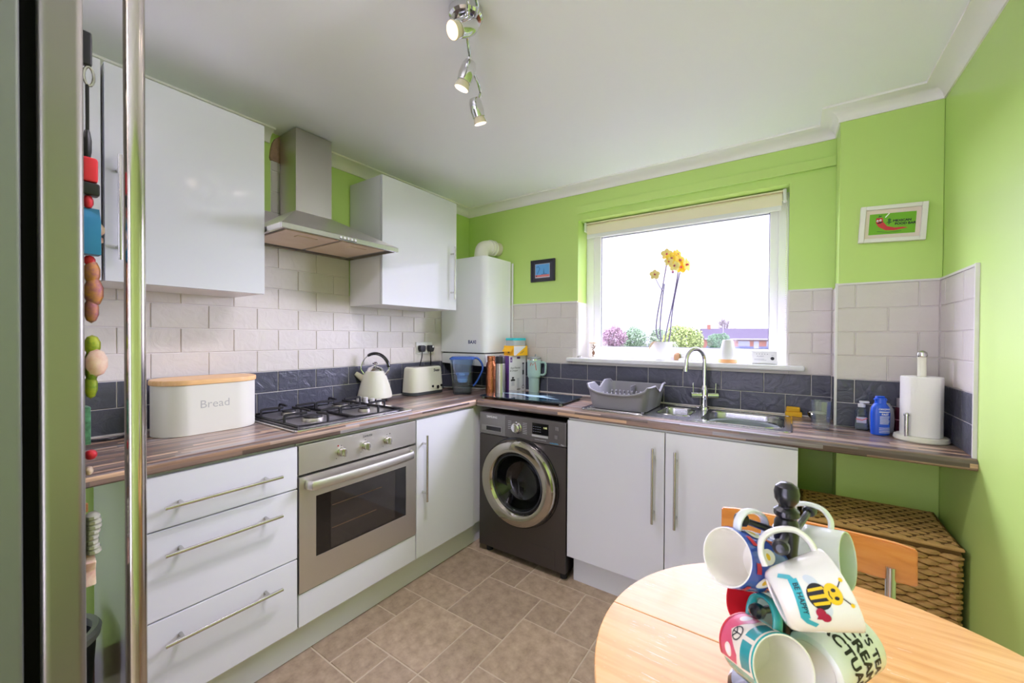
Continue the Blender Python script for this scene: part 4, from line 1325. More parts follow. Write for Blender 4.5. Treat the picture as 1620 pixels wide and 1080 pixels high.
pr = Print().line([(-0.030, 0.185), (-0.024, 0.207), (-0.012, 0.190), (0.004, 0.212), (0.010, 0.175), (0.013, 0.155)], 0.005, 0)
th0 = math.atan2(-0.83, 0.56)
part('letter', pr.bm(lambda u, v, d: (ux_ + (0.0485 + d) * math.cos(th0 + u / 0.0485), uy_ + (0.0485 + d) * math.sin(th0 + u / 0.0485), WT + v), 0.004), mat('red_enamel', '#b5432f', 0.4), t, 'red letter M', smooth=0)
# glass board
t = thing('glass_board', 'dark glass chopping board with a pale blue bird print at the worktop corner', 'chopping board', (0.80, -0.33, WT))
ba = math.radians(4)
def brot(x, y):
    return (0.80 + x * math.cos(ba) - y * math.sin(ba), -0.345 + x * math.sin(ba) + y * math.cos(ba))
gp = [brot(*p) for p in rrect(-0.275, 0.285, -0.155, 0.155, 0.012)]
part('glass_sheet', prism(gp, 'z', WT + 0.016, WT + 0.021, 0.001), mat('dark_teal_glass', '#12252f', 0.04, coat=0.8), t)
pr = Print()
pr.poly([(-0.24, 0.02), (-0.10, 0.045), (0.02, 0.03), (0.12, 0.065), (0.07, 0.03), (0.16, 0.03), (0.09, 0.01), (0.22, -0.055), (0.06, -0.03), (0.0, -0.03), (-0.06, 0.005), (-0.16, 0.012)], 0)
pr.line([(-0.05, -0.12), (0.26, -0.10)], 0.004, 1).line([(0.0, -0.085), (0.25, -0.12)], 0.003, 1)
part('board_print', pr.bm(lambda u, v, d: (*brot(u, v), WT + 0.0213 + d)), [mat('ice_blue_ink', '#b9dbe9', 0.2), mat('teal_ink', '#2f6d82', 0.2)], t, smooth=0)
for x, y in ((-0.255, -0.135), (0.262, -0.135), (0.262, 0.135), (-0.255, 0.135)):
    q = brot(x, y)
    part('foot', cyl((q[0], q[1], WT + 0.0005), (q[0], q[1], WT + 0.0162), 0.010, seg=14), clear_mat('clear_lid_plastic', '#cfd6d6'), t)

t = thing('white_cable', 'thin white looped cable lying in the corner behind the water jug', 'cable', (0.40, -0.16, WT))
part('cable_loop', tube(smooth_path([(0.02, -0.30, WT + 0.012), (0.15, -0.22, WT + 0.009), (0.30, -0.17, WT + 0.010), (0.375, -0.20, WT + 0.05), (0.40, -0.17, WT + 0.115), (0.415, -0.13, WT + 0.07), (0.40, -0.12, WT + 0.014), (0.33, -0.10, WT + 0.008)], 6), 0.003, 8), white_pl, t)
t = thing('black_cable', 'short black cable lying on the worktop left of the bread bin', 'cable', (0.10, -2.08, WT))
part('cable_loop', tube(smooth_path([(0.03, -2.20, WT + 0.005), (0.07, -2.13, WT + 0.005), (0.10, -2.08, WT + 0.006), (0.08, -2.03, WT + 0.005), (0.03, -2.02, WT + 0.005)], 6), 0.0045, 8), black_pl, t)

# ------------------------------------------------------------------ right end of the worktop
def on_print(fn_r, cx_, cy_, th, z0):
    return lambda u, v, d: (cx_ + (fn_r + d) * math.cos(th + u / fn_r), cy_ + (fn_r + d) * math.sin(th + u / fn_r), z0 + v)
t = thing('sponge', 'yellow washing up sponge block behind the right end of the sink', 'sponge', (2.128, -0.035, WT))
sp = mat('yellow_sponge', '#e2ad2c', 0.9, bump=(180, 0.6, 0.004))
part('sponge_base', box(2.096, 2.164, -0.056, -0.018, WT + 0.0005, WT + 0.022, 0.004), sp, t)
part('sponge_top', box(2.100, 2.156, -0.052, -0.020, WT + 0.022, WT + 0.046, 0.006), sp, t)
t = thing('soap_dish', 'small black bowl of pale soap in the corner behind the tumbler glass', 'dish', (2.222, -0.055, WT))
part('dish', lathe([(0, 0.001), (0.025, 0.001), (0.036, 0.012), (0.040, 0.030), (0.037, 0.031), (0.033, 0.014), (0, 0.008)], 28, (2.222, -0.055, WT)), black_gl, t)
part('soap', lathe([(0, 0.022), (0.034, 0.022), (0.034, 0.030), (0.028, 0.034), (0, 0.036)], 28, (2.222, -0.055, WT)), mat('pale_soap', '#d9d6c8', 0.6), t)
gx, gy = 2.222, -0.300
t = thing('drinking_glass', 'tall clear faceted drinking glass right of the sink', 'glass', (gx, gy, WT))
part('glass_body', J(lathe([(0, 0.001), (0.030, 0.001), (0.032, 0.006), (0.0345, 0.06), (0.0375, 0.118), (0.0360, 0.118), (0.0325, 0.06), (0.0275, 0.020), (0, 0.014)], 12, (gx, gy, WT))), glass, t, smooth=12)
bx_, by_ = 2.362, -0.218
t = thing('pump_bottle', 'small clear hand wash bottle with a white pump by the corner tiles', 'bottle', (bx_, by_, WT))
part('bottle_body', loft([[(x, y, WT + z) for x, y in rrect(bx_ - w, bx_ + w, by_ - d, by_ + d, 0.010, 4)] for w, d, z in ((0.021, 0.014, 0.001), (0.0225, 0.0155, 0.004), (0.0225, 0.0155, 0.078), (0.015, 0.012, 0.092), (0.0105, 0.0105, 0.096))]), clear_pl, t)
part('liquid', loft([[(x, y, WT + z) for x, y in rrect(bx_ - w, bx_ + w, by_ - d, by_ + d, 0.009, 4)] for w, d, z in ((0.0195, 0.0125, 0.003), (0.021, 0.014, 0.006), (0.021, 0.014, 0.042))]), clear_mat('clear_gel', '#d6dad8', 0.04, 0.4, 0.02, 0.3, '#b9bfc0'), t)
part('label', Print().rect(-0.018, 0.014, 0.030, 0.055, 0).poly([(-0.020, 0.044), (0.0, 0.040), (0.018, 0.050), (0.016, 0.053), (0.0, 0.044), (-0.019, 0.048)], 1).bm(on_y(by_ - 0.0155) if False else (lambda u, v, d: (bx_ + u, by_ - 0.016 - d, WT + v))), [mat('pale_label', '#c9c6cb', 0.5), mat('pink_label', '#d96a5c', 0.5)], t, smooth=0)
part('pump', J(lathe([(0, 0.095), (0.0125, 0.095), (0.0125, 0.108), (0.006, 0.110), (0.006, 0.114), (0, 0.114)], 18, (bx_, by_, WT)), box(bx_ - 0.008, bx_ + 0.024, by_ - 0.008, by_ + 0.008, WT + 0.112, WT + 0.121, 0.003)), white_pl, t)
gx2, gy2 = 2.424, -0.222
t = thing('grey_bottle', 'grey shampoo bottle hidden behind the blue bottle', 'bottle', (gx2, gy2, WT))
gb = mat('grey_bottle_plastic', '#a9abb0', 0.3, trans=0.15)
part('bottle_body', lathe([(0, 0.001), (0.034, 0.001), (0.037, 0.006), (0.040, 0.05), (0.037, 0.095), (0.024, 0.118), (0.014, 0.122), (0, 0.122)], 32, (gx2, gy2, WT), 1.0, 0.6), gb, t)
part('cap', lathe([(0, 0.121), (0.013, 0.121), (0.013, 0.138), (0, 0.139)], 20, (gx2, gy2, WT)), white_pl, t)
ux2, uy2 = 2.410, -0.292
t = thing('blue_bottle', 'royal blue bottle with a white printed label next to the kitchen roll', 'bottle', (ux2, uy2, WT), math.radians(32))
bl = mat('royal_blue_plastic', '#1450c8', 0.28, coat=0.3)
part('bottle_body', loft([[(math.cos(2 * PI * k / 36) * a, math.sin(2 * PI * k / 36) * b, z) for k in range(36)] for a, b, z in ((0.0, 0.0, 0.001), (0.030, 0.020, 0.001), (0.0325, 0.0225, 0.005), (0.0335, 0.0235, 0.085), (0.031, 0.022, 0.108), (0.022, 0.018, 0.122), (0.0165, 0.0165, 0.126), (0, 0, 0.126))], cap0=False, cap1=False), bl, t, local=True)
part('cap', lathe([(0, 0.125), (0.0175, 0.125), (0.0175, 0.146), (0.016, 0.148), (0, 0.1485)], 28), bl, t, local=True)
part('sprayer', J(box(-0.016, 0.012, -0.008, 0.008, 0.1482, 0.154, 0.003), box(0.014, 0.024, -0.005, 0.005, 0.136, 0.142, 0.002), box(-0.024, -0.016, -0.005, 0.005, 0.138, 0.144, 0.002)), bl, t, local=True)
pr = Print()
pr.text('ORIGINAL', 0, 0.104, 0.010, 0, bold=0.0002)
pr.rect(-0.021, 0.021, 0.092, 0.0955, 0).text('FAST', 0, 0.0835, 0.012, 0, bold=0.0003)
for i in range(6):
    pr.rect(-0.019, 0.019 - 0.003 * (i % 3), 0.074 - i * 0.0055, 0.0762 - i * 0.0055, 0)
for i in range(4):
    pr.rect(-0.021, 0.021, 0.030 - i * 0.006, 0.0318 - i * 0.006, 0)
part('label_print', pr.bm(lambda u, v, d: ((0.0338 + d) * math.sin(u / 0.0338), -(0.0238 + d) * math.cos(u / 0.0338), v), 0.004), white_ink, t, local=True, smooth=0)
mx_, my_ = 2.487, -0.200
t = thing('maroon_bottle', 'slim maroon bottle half hidden behind the kitchen roll', 'bottle', (mx_, my_, WT))
part('bottle_body', lathe([(0, 0.001), (0.019, 0.001), (0.020, 0.004), (0.020, 0.098), (0.017, 0.104), (0, 0.104)], 24, (mx_, my_, WT)), mat('maroon_plastic', '#4b1c28', 0.35), t)
part('cap', lathe([(0, 0.1035), (0.016, 0.1035), (0.016, 0.140), (0, 0.141)], 24, (mx_, my_, WT)), mat('silver_cap', '#b0a9ac', 0.3, 0.6), t)
part('stripe', lathe([(0.0203, 0.052), (0.0203, 0.055)], 24, (mx_, my_, WT)), mat('pink_stripe', '#c98f9c', 0.5), t)
rx_, ry_ = 2.520, -0.322
t = thing('kitchen_roll_holder', 'cream kitchen roll holder with a steel side bar at the worktop end', 'holder', (rx_, ry_, WT))
ivory = mat('ivory_enamel', '#e4e2d0', 0.3)
part('base', lathe([(0, 0.0005), (0.074, 0.0005), (0.077, 0.005), (0.075, 0.017), (0.070, 0.020), (0, 0.020)], 48, (rx_, ry_, WT)), ivory, t)
part('pole', lathe([(0, 0.02), (0.0125, 0.02), (0.0125, 0.315), (0, 0.315)], 20, (rx_, ry_, WT)), ivory, t)
part('finial', lathe([(0, 0.314), (0.0135, 0.314), (0.0155, 0.320), (0.0135, 0.331), (0.006, 0.337), (0, 0.338)], 24, (rx_, ry_, WT)), bright_steel, t)
qx, qy = rx_ + 0.066 * -0.72, ry_ - 0.066 * 0.72
part('side_bar', J(cyl((qx, qy, WT + 0.018), (qx, qy, WT + 0.096), 0.0065, seg=16), lathe([(0, 0), (0.0085, 0.0), (0.0085, 0.006), (0.005, 0.011), (0, 0.012)], 18, (qx, qy, WT + 0.095))), bright_steel, t)
paper = mat('kitchen_paper', '#f0efeb', 0.9, bump=(260, 0.3, 0.002))
t = thing('kitchen_roll', 'white roll of kitchen paper on the cream holder', 'kitchen roll', (rx_, ry_, WT + 0.0205))
part('paper_roll', lathe([(0.020, 0.0205), (0.057, 0.0205), (0.0585, 0.024), (0.0585, 0.236), (0.057, 0.240), (0.020, 0.240), (0.020, 0.0205)], 56, (rx_, ry_, WT)), paper, t)
part('loose_sheet', loft([[(rx_ + r * math.cos(math.radians(a)), ry_ + r * math.sin(math.radians(a)), WT + z) for z in (0.0215, 0.239)] + [(rx_ + (r + 0.0006) * math.cos(math.radians(a)), ry_ + (r + 0.0006) * math.sin(math.radians(a)), WT + z) for z in (0.239, 0.0215)] for a, r in [(-130 + 6 * k, 0.0588 + 0.0006 * max(0, k - 5)) for k in range(14)]]), paper, t)

# ------------------------------------------------------------------ things on the window sill
SZ = 1.1552
cx1, cy1 = 1.035, 0.085
t = thing('jar', 'cream lidded jar with a brown painted figure at the left of the sill', 'jar', (cx1, cy1, SZ))
part('jar_body', lathe([(0, 0), (0.034, 0), (0.036, 0.004), (0.0365, 0.088), (0.033, 0.094), (0, 0.094)], 32, (cx1, cy1, SZ)), mat('cream_pottery', '#e9e4d6', 0.4), t)
part('lid', lathe([(0, 0.0935), (0.034, 0.0935), (0.034, 0.102), (0.030, 0.104), (0, 0.104)], 32, (cx1, cy1, SZ)), mat('pale_wood_lid', '#d9c3a5', 0.5), t)
pr = Print().line([(-0.012, 0.088), (-0.002, 0.070), (-0.014, 0.055), (-0.004, 0.040), (-0.012, 0.014)], 0.006, 0).line([(-0.020, 0.070), (-0.004, 0.062), (0.006, 0.082)], 0.004, 0).ell(-0.008, 0.032, 0.009, 0.014, 0).line([(-0.018, 0.012), (-0.004, 0.010)], 0.004, 0)
part('painted_figure', pr.bm(on_print(0.0366, cx1, cy1, math.radians(-62), SZ), 0.004), brown_ink, t, smooth=0)
for nm, lab, x, y, r, h, m in (('tealight', 'small silver tealight at the far left of the sill', 0.965, 0.012, 0.019, 0.014, bright_steel), ('pebble', 'flat pale pebble between the jar and the orchid on the sill', 1.205, 0.075, 0.030, 0.012, mat('pale_stone', '#dcdad5', 0.7)), ('shell', 'small white shell just left of the orchid pot', 1.375, 0.055, 0.028, 0.022, mat('white_shell', '#efece6', 0.5)), ('stone', 'flat grey stone right of the orchid pot', 1.60, 0.095, 0.034, 0.016, mat('pale_stone')), ('trinket', 'little brown topped trinket behind the tap on the sill', 1.555, 0.115, 0.020, 0.045, mat('brown_trinket', '#a07a55', 0.5))):
    single(nm, lathe([(0, 0), (r * 0.9, 0), (r, h * 0.35), (r * 0.85, h * 0.8), (r * 0.4, h), (0, h)], 20, (x, y, SZ)), m, lab, {'tealight': 'candle', 'pebble': 'stone', 'shell': 'shell', 'stone': 'stone', 'trinket': 'ornament'}[nm], loc=(x, y, SZ))
# orchid
ox, oy = 1.475, 0.075
t = thing('orchid', 'yellow flowering orchid in a white pot in the middle of the sill', 'plant', (ox, oy, SZ))
part('pot', lathe([(0, 0), (0.046, 0), (0.049, 0.004), (0.062, 0.103), (0.0625, 0.110), (0.059, 0.110), (0.057, 0.100), (0.0, 0.092)], 40, (ox, oy, SZ)), white_pl, t)
part('bark', lathe([(0.0565, 0.094), (0.03, 0.101), (0, 0.103)], 24, (ox, oy, SZ)), mat('bark', '#5d4630', 0.9, bump=(90, 0.8, 0.006)), t)
leaf = mat('orchid_leaf', '#6f8a55', 0.4)
dry = mat('dry_leaf', '#c4a983', 0.6)
stem_m = mat('orchid_stem', '#5f5474', 0.5)
def leafblade(pts, w, m, name='leaf'):
    n = len(pts)
    P = smooth_path(pts, 5)
    k = len(P)
    part(name, tube(P, [max(0.002, w * math.sin(PI * min(1, (i + 1) / k * 0.92 + 0.06)) ** 0.7) for i in range(k)], 8, flat=(0.16, 1.0), up=(0, 0, 1)), m, t)
def OP(r, u, tt=0.0):    # offset from the pot centre: right, up, towards the room
    return Vector((ox + r * 0.822 + tt * 0.57, oy + r * 0.57 - tt * 0.82, SZ + u))
leafblade([OP(-0.005, 0.100), OP(-0.04, 0.135), OP(-0.09, 0.142), OP(-0.14, 0.125)], 0.020, leaf)
leafblade([OP(-0.03, 0.105, 0.02), OP(-0.06, 0.110, 0.03), OP(-0.082, 0.085, 0.035), OP(-0.090, 0.062, 0.036)], 0.013, dry)
leafblade([OP(0.03, 0.108), OP(0.075, 0.098, 0.02), OP(0.098, 0.045, 0.03), OP(0.108, -0.0 + 0.004, 0.03)], 0.012, leaf)
leafblade([OP(0.0, 0.10), OP(0.01, 0.13), OP(0.012, 0.155)], 0.012, mat('young_leaf', '#b8c43c', 0.4))
stems = {'a': [OP(-0.010, 0.098), OP(-0.034, 0.17), OP(-0.030, 0.26), OP(-0.006, 0.40), OP(0.024, 0.575)],
         'b': [OP(-0.004, 0.098), OP(-0.012, 0.20), OP(0.000, 0.36), OP(0.012, 0.46)],
         'c': [OP(0.016, 0.098), OP(0.032, 0.20), OP(0.066, 0.36), OP(0.090, 0.50), OP(0.096, 0.56)],
         'd': [OP(0.040, 0.100), OP(0.050, 0.17), OP(0.062, 0.30), OP(0.082, 0.42), OP(0.105, 0.53)]}
for k_, p_ in stems.items():
    part('stem', tube(smooth_path(p_, 6), 0.0035, 7), stem_m, t)
part('stem', tube(smooth_path([OP(0.004, 0.415), OP(-0.020, 0.45), OP(-0.045, 0.500)], 5), 0.002, 7), stem_m, t)
pet = mat('yellow_petal', '#ecc93e', 0.5, sub=0.0)
pet2 = mat('pale_yellow_petal', '#e9d98a', 0.5)
lipm = mat('crimson_lip', '#a8475f', 0.5)
def flower(c, n, s, m):
    c = Vector(c)
    n = Vector(n).normalized()
    x, y = basis(n)
    bms = []
    for i in range(5):
        a = 2 * PI * i / 5 + 0.3
        w = 0.80 if i % 2 == 0 else 0.62
        d = x * math.cos(a) + y * math.sin(a)
        e = n.cross(d)
        ring0, ring1 = [], []
        pts = [(0.08, 0.05), (0.35, w * 0.8), (0.65, w), (0.9, w * 0.7), (1.05, 0.06)]
        L = [c + d * (p * s) + e * (q * s * 0.62) + n * (0.18 * s * math.sin(p * 2.4)) for p, q in pts]
        Rr = [c + d * (p * s) - e * (q * s * 0.62) + n * (0.18 * s * math.sin(p * 2.4)) for p, q in pts]
        M_ = [c + d * (p * s) + n * (0.18 * s * math.sin(p * 2.4) + 0.07 * s) for p, q in pts]
        vs = L + M_ + Rr
        k = len(pts)
        fs = []
        for j in range(k - 1):
            fs += [(j, j + 1, k + j + 1, k + j), (k + j, k + j + 1, 2 * k + j + 1, 2 * k + j)]
        bms.append(bm_from([tuple(v) for v in vs], fs))
    f = part('flower', J(*bms), m, t)
    part('lip', J(tube([c + n * 0.1 * s, c + n * 0.42 * s, c + n * 0.5 * s - Vector((0, 0, 0.12 * s))], [0.18 * s, 0.15 * s, 0.05 * s], 8)), lipm, f, 'crimson lip')
fr_ = Vector((0.57, -0.82, 0))
for r, u, tt, s, dx, m in ((-0.047, 0.515, 0.0, 0.030, -0.4, pet2), (0.028, 0.640, -0.01, 0.034, -0.3, pet2), (0.045, 0.610, 0.015, 0.034, 0.0, pet), (0.072, 0.625, 0.0, 0.036, 0.2, pet), (0.062, 0.565, 0.02, 0.033, -0.2, pet2), (0.096, 0.600, 0.01, 0.036, 0.3, pet), (0.108, 0.560, 0.0, 0.036, 0.1, pet), (0.140, 0.575, 0.0, 0.040, 0.7, pet), (0.090, 0.640, -0.01, 0.030, 0.4, pet), (0.030, 0.590, 0.02, 0.026, -0.5, pet2)):
    flower(OP(r, u, tt), fr_ + Vector((0.82, 0.57, 0)) * dx + Vector((0, 0, 0.1)), s, m)
part('bud', lathe([(0, 0), (0.007, 0.006), (0.008, 0.012), (0.004, 0.02), (0, 0.022)], 10, tuple(OP(0.058, 0.520, 0.01))), mat('purple_bud', '#8a5d8c', 0.5), t)
# diffuser
dx_, dy_ = 1.832, 0.042
t = thing('oil_diffuser', 'white cone shaped diffuser with a pale wooden foot on the sill', 'diffuser', (dx_, dy_, SZ))
part('foot', lathe([(0, 0), (0.046, 0), (0.047, 0.003), (0.046, 0.020), (0, 0.020)], 40, (dx_, dy_, SZ)), cork, t)
part('cone', lathe([(0, 0.0195), (0.0465, 0.0195), (0.046, 0.026), (0.027, 0.118), (0.024, 0.124), (0.018, 0.126), (0, 0.126)], 40, (dx_, dy_, SZ)), white_pl, t)
t = thing('co_alarm', 'small white boxed gas alarm at the right of the sill', 'alarm', (2.005, 0.040, SZ), math.radians(-6))
part('case', box(-0.062, 0.058, -0.018, 0.018, 0.0, 0.068, 0.006, 3), white_pl, t, local=True)
pr = Print().ell(0.036, 0.030, 0.0085, m=0)
for i in range(5):
    pr.ell(-0.034 + i * 0.012, 0.052, 0.0025, 0.0012, 0)
pr.text('ALARM', -0.018, 0.040, 0.010, 1).text('TEST', 0.036, 0.046, 0.006, 1).rect(-0.045, 0.01, 0.020, 0.0215, 1).rect(-0.045, 0.0, 0.025, 0.0265, 1)
part('case_print', pr.bm(lambda u, v, d: (u, -0.0184 - d, v)), [ink, mat('mid_grey_ink')], t, local=True, smooth=0)

# roller blind
t = thing('roller_blind', 'cream roller blind rolled up at the top of the window', 'blind', (1.53, 0.09, 2.0))
cream_f = mat('cream_blind_fabric', '#e9dfc6', 0.7)
part('roll', cyl((RL + 0.03, 0.090, 2.028), (RR_ - 0.03, 0.090, 2.028), 0.021, seg=24), cream_f, t)
part('fabric_drop', box(RL + 0.032, RR_ - 0.032, 0.0685, 0.070, 1.975, 2.028), cream_f, t, smooth=0)
part('bottom_bar', box(RL + 0.032, RR_ - 0.032, 0.064, 0.075, 1.953, 1.978, 0.004), white_pl, t)
part('top_cover', box(RL + 0.025, RR_ - 0.025, 0.066, 0.115, 2.048, 2.056, 0.002), cream_f, t)
for x0, x1 in ((RL + 0.012, RL + 0.028), (RR_ - 0.028, RR_ - 0.012)):
    part('bracket', box(x0, x1, 0.065, 0.115, 2.000, RT - 0.001, 0.003), white_pl, t)
part('bead_chain', J(*[lathe([(0, -0.0032), (0.0026, -0.0016), (0.0026, 0.0016), (0, 0.0032)], 6, (RR_ - 0.0115, 0.072 + s, 2.03 - k * 0.011)) for s in (0, 0.024) for k in range(66)]), mat('chain_bead', '#c9c6bd', 0.4), t)

# ------------------------------------------------------------------ pictures
t = thing('small_picture', 'small black framed seaside print between boiler and window', 'picture', (0.687, -0.001, 1.756))
fm = mat('black_frame', '#25262c', 0.4)
tilt = 0.0
px0, px1, pz0, pz1 = 0.590, 0.784, 1.679, 1.832
part('frame', J(box(px0, px0 + 0.018, -0.016, -0.001, pz0, pz1, 0.002), box(px1 - 0.018, px1, -0.016, -0.001, pz0, pz1, 0.002), box(px0 + 0.018, px1 - 0.018, -0.016, -0.001, pz0, pz0 + 0.018, 0.002), box(px0 + 0.018, px1 - 0.018, -0.016, -0.001, pz1 - 0.018, pz1, 0.002)), fm, t)
part('mount', box(px0 + 0.018, px1 - 0.018, -0.010, -0.001, pz0 + 0.018, pz1 - 0.018), mat('charcoal_mount', '#31323c', 0.6), t)
pr = Print()
pr.rect(0.626, 0.744, 1.706, 1.803, 0).rect(0.629, 0.741, 1.722, 1.800, 1).rect(0.629, 0.741, 1.712, 1.727, 2)
pr.poly([(0.690, 1.727), (0.694, 1.765), (0.696, 1.775), (0.698, 1.765), (0.703, 1.727)], 3)
pr.line([(0.636, 1.780), (0.652, 1.786), (0.664, 1.770), (0.650, 1.745), (0.644, 1.732)], 0.006, 3).rect(0.676, 0.720, 1.727, 1.733, 3).rect(0.634, 0.641, 1.715, 1.724, 4)
part('print', pr.bm(on_y(-0.010)), [mat('print_border', '#c9ccd8', 0.5), mat('print_sky', '#5ea3dc', 0.5), mat('print_red', '#cf7673', 0.5), mat('print_blue', '#3f78ad', 0.5), ink], t, smooth=0)
t = thing('chilli_picture', 'white framed green print of a red chilli on the boxed corner', 'picture', (2.454, BD - 0.001, 1.766), None)
wfm = mat('white_frame', '#e4e2da', 0.4)
PZ = Matrix.Translation((2.453, BD - 0.001, 1.766)) @ Matrix.Rotation(math.radians(3.0), 4, 'Y')
def pf(bm):
    return xf(bm, PZ)
hw, hh = 0.1025, 0.0755
part('frame', pf(J(box(-hw, -hw + 0.018, -0.022, 0, -hh, hh, 0.002), box(hw - 0.018, hw, -0.022, 0, -hh, hh, 0.002), box(-hw + 0.018, hw - 0.018, -0.022, 0, -hh, -hh + 0.016, 0.002), box(-hw + 0.018, hw - 0.018, -0.022, 0, hh - 0.016, hh, 0.002))), wfm, t)
part('mount', pf(box(-hw + 0.016, hw - 0.016, -0.010, 0, -hh + 0.014, hh - 0.014)), mat('pink_cream_mount', '#ddcfc0', 0.6), t)
pr = Print()
pr.rect(-0.071, 0.071, -0.043, 0.043, 0)
body = [(-0.050, 0.026), (-0.030, 0.026), (-0.027, 0.008), (-0.014, -0.010), (0.010, -0.018), (0.034, -0.017), (0.050, -0.021), (0.034, -0.024), (0.008, -0.029), (-0.020, -0.026), (-0.042, -0.010), (-0.050, 0.006)]
pr.poly(body, 1).poly([(-0.044, 0.028), (-0.034, 0.030), (-0.032, 0.038), (-0.036, 0.034), (-0.041, 0.037)], 2)
pr.ell(-0.045, 0.014, 0.0035, 0.0045, 3).ell(-0.036, 0.016, 0.0035, 0.0045, 3).ell(-0.0445, 0.013, 0.0015, m=4).ell(-0.0355, 0.015, 0.0015, m=4)
pr.poly([(-0.048, 0.004), (-0.038, 0.009), (-0.026, 0.010), (-0.034, 0.004), (-0.042, 0.002)], 4)
pr.line([(-0.022, 0.026), (-0.010, 0.043)], 0.0035, 3)
pr.poly([(-0.014, 0.018), (-0.008, 0.022), (-0.003, 0.016), (-0.006, 0.008), (0.002, 0.006), (-0.006, 0.002), (-0.010, -0.006), (-0.012, 0.004), (-0.018, 0.002), (-0.012, 0.010)], 2)
pr.text('MEXICAN', 0.030, 0.010, 0.0125, 4, bold=0.0006).text('FOOD BAR', 0.040, -0.003, 0.0125, 4, bold=0.0006)
pr.line([(-0.045, -0.030), (-0.01, -0.036), (0.03, -0.033)], 0.002, 2)
part('print', pf(pr.bm(lambda u, v, d: (u, -0.0104 - d, v))), [mat('print_green', '#6fae22', 0.45), mat('chilli_red', '#c5323c', 0.4), mat('print_dark_green', '#3b6b2a', 0.5), white_ink, ink], t, smooth=0)
t2 = None

# ------------------------------------------------------------------ ceiling spotlight bar
t = thing('spotlight_bar', 'chrome wavy ceiling spotlight bar with tilting lamp heads', 'ceiling light', (1.285, -1.505, CH))
BZ = 2.235
part('ceiling_plate', lathe([(0, 0.0), (0.048, 0.0), (0.052, -0.004), (0.052, -0.024), (0.046, -0.030), (0, -0.032)], 36, (1.285, -1.500, CH)), chrome, t)
part('stem', cyl((1.285, -1.500, CH - 0.03), (1.285, -1.500, BZ), 0.008, seg=12), chrome, t)
path = smooth_path([(1.62, -1.90, BZ), (1.56, -1.76, BZ), (1.46, -1.66, BZ), (1.37, -1.585, BZ), (1.29, -1.500, BZ), (1.225, -1.415, BZ), (1.175, -1.34, BZ), (1.145, -1.27, BZ), (1.105, -1.205, BZ)], 6)
part('bar', tube(path, 0.0055, 10), chrome, t)
part('crossbar', tube(smooth_path([(1.268, -1.512, BZ + 0.004), (1.315, -1.508, BZ + 0.006), (1.36, -1.535, BZ + 0.004), (1.40, -1.60, BZ)], 5), 0.0055, 10), chrome, t)
warm = mat('warm_lit_bulb', '#ffd9b0', 0.3, emis=('#ffd2a6', 2.0))
lit = mat('lit_bulb_face', '#fff2e0', 0.3, emis=('#fff0dd', 45.0))
bulb_off = mat('frosted_bulb', '#e6d9c0', 0.35)
def spot(hang, body_c, d, bm_mat, power):
    hang, body_c, d = Vector(hang), Vector(body_c), Vector(d).normalized()
    h = part('lamp_head', J(tube([body_c - d * 0.046, body_c - d * 0.044, body_c - d * 0.03, body_c, body_c + d * 0.022, body_c + d * 0.024], [0.012, 0.019, 0.0245, 0.0265, 0.0235, 0.019], 24)), chrome, t)
    part('arm', tube(smooth_path([hang, hang.lerp(body_c - d * 0.02, 0.5) + Vector((0, 0, 0.004)), body_c - d * 0.022 + Vector((0, 0, 0.018))], 4), 0.005, 8), chrome, h)
    b0 = body_c + d * 0.020
    part('bulb', tube([b0, b0 + d * 0.006, b0 + d * 0.022, b0 + d * 0.0262], [0.018, 0.0205, 0.0248, 0.0240], 24), bulb_off, h)
    part('lamp_face', tube([b0 + d * 0.0262, b0 + d * 0.0268], [0.0225, 0.0225], 24), bm_mat, h, 'lit lamp face')
    l = bpy.data.lights.new('spot_lamp', 'SPOT')
    l.energy = power
    l.color = (1.0, 0.91, 1.12)
    l.spot_size = math.radians(165)
    l.spot_blend = 0.9
    l.shadow_soft_size = 0.022
    lo = bpy.data.objects.new('spot_lamp', l)
    lo.matrix_world = Matrix.Translation(b0 + d * 0.032) @ d.to_track_quat('-Z', 'Y').to_matrix().to_4x4()
    COL.objects.link(lo)
spot((1.352, -1.567, BZ), (1.322, -1.552, 2.188), (-0.20, -0.70, -0.50), warm, SPOT_W)
spot((1.215, -1.402, BZ), (1.198, -1.400, 2.178), (-0.35, -0.10, -0.9), lit, SPOT_W)
spot((1.118, -1.225, BZ), (1.100, -1.222, 2.170), (0.05, 0.35, -0.9), lit, SPOT_W)
spot((1.535, -1.735, BZ), (1.52, -1.74, 2.180), (0.3, -0.4, -0.85), lit, SPOT_W * 0.5)

# ------------------------------------------------------------------ tall fridge at the left, seen from its side
FX = 1.160
t = thing('fridge', 'tall brushed steel fridge at the left edge with a long bar handle', 'fridge', (0.86, -2.62, 0.0))
fs = mat('fridge_steel', '#8d8a80', 0.32, 0.9)
fside = mat('fridge_side_grey', '#73776f', 0.42, 0.5)
part('fridge_body', box(0.565, FX, -2.96, -2.3600, 0.03, 1.985, 0.006), fside, t)
part('door_gasket', box(0.580, FX - 0.012, -2.360, -2.3435, 0.045, 1.975), mat('black_gasket', '#040404', 0.8, spec=0.1), t)
part('door', box(0.560, FX, -2.3435, -2.293, 0.04, 1.980, 0.011, 4), fs, t)
hx1, hy1 = 1.128, -2.226
hd_ = part('door_handle', tube([(hx1, hy1, 0.36), (hx1, hy1, 0.37), (hx1, hy1, 1.92), (hx1, hy1, 1.93)], [0.013, 0.015, 0.015, 0.013], 24), mat('polished_steel', '#c4beb4', 0.14, 1.0), t)
for z in (0.46, 1.90):
    part('handle_post', cyl((hx1, hy1, z), (hx1 - 0.004, -2.2935, z), 0.008, seg=14), bright_steel, hd_)
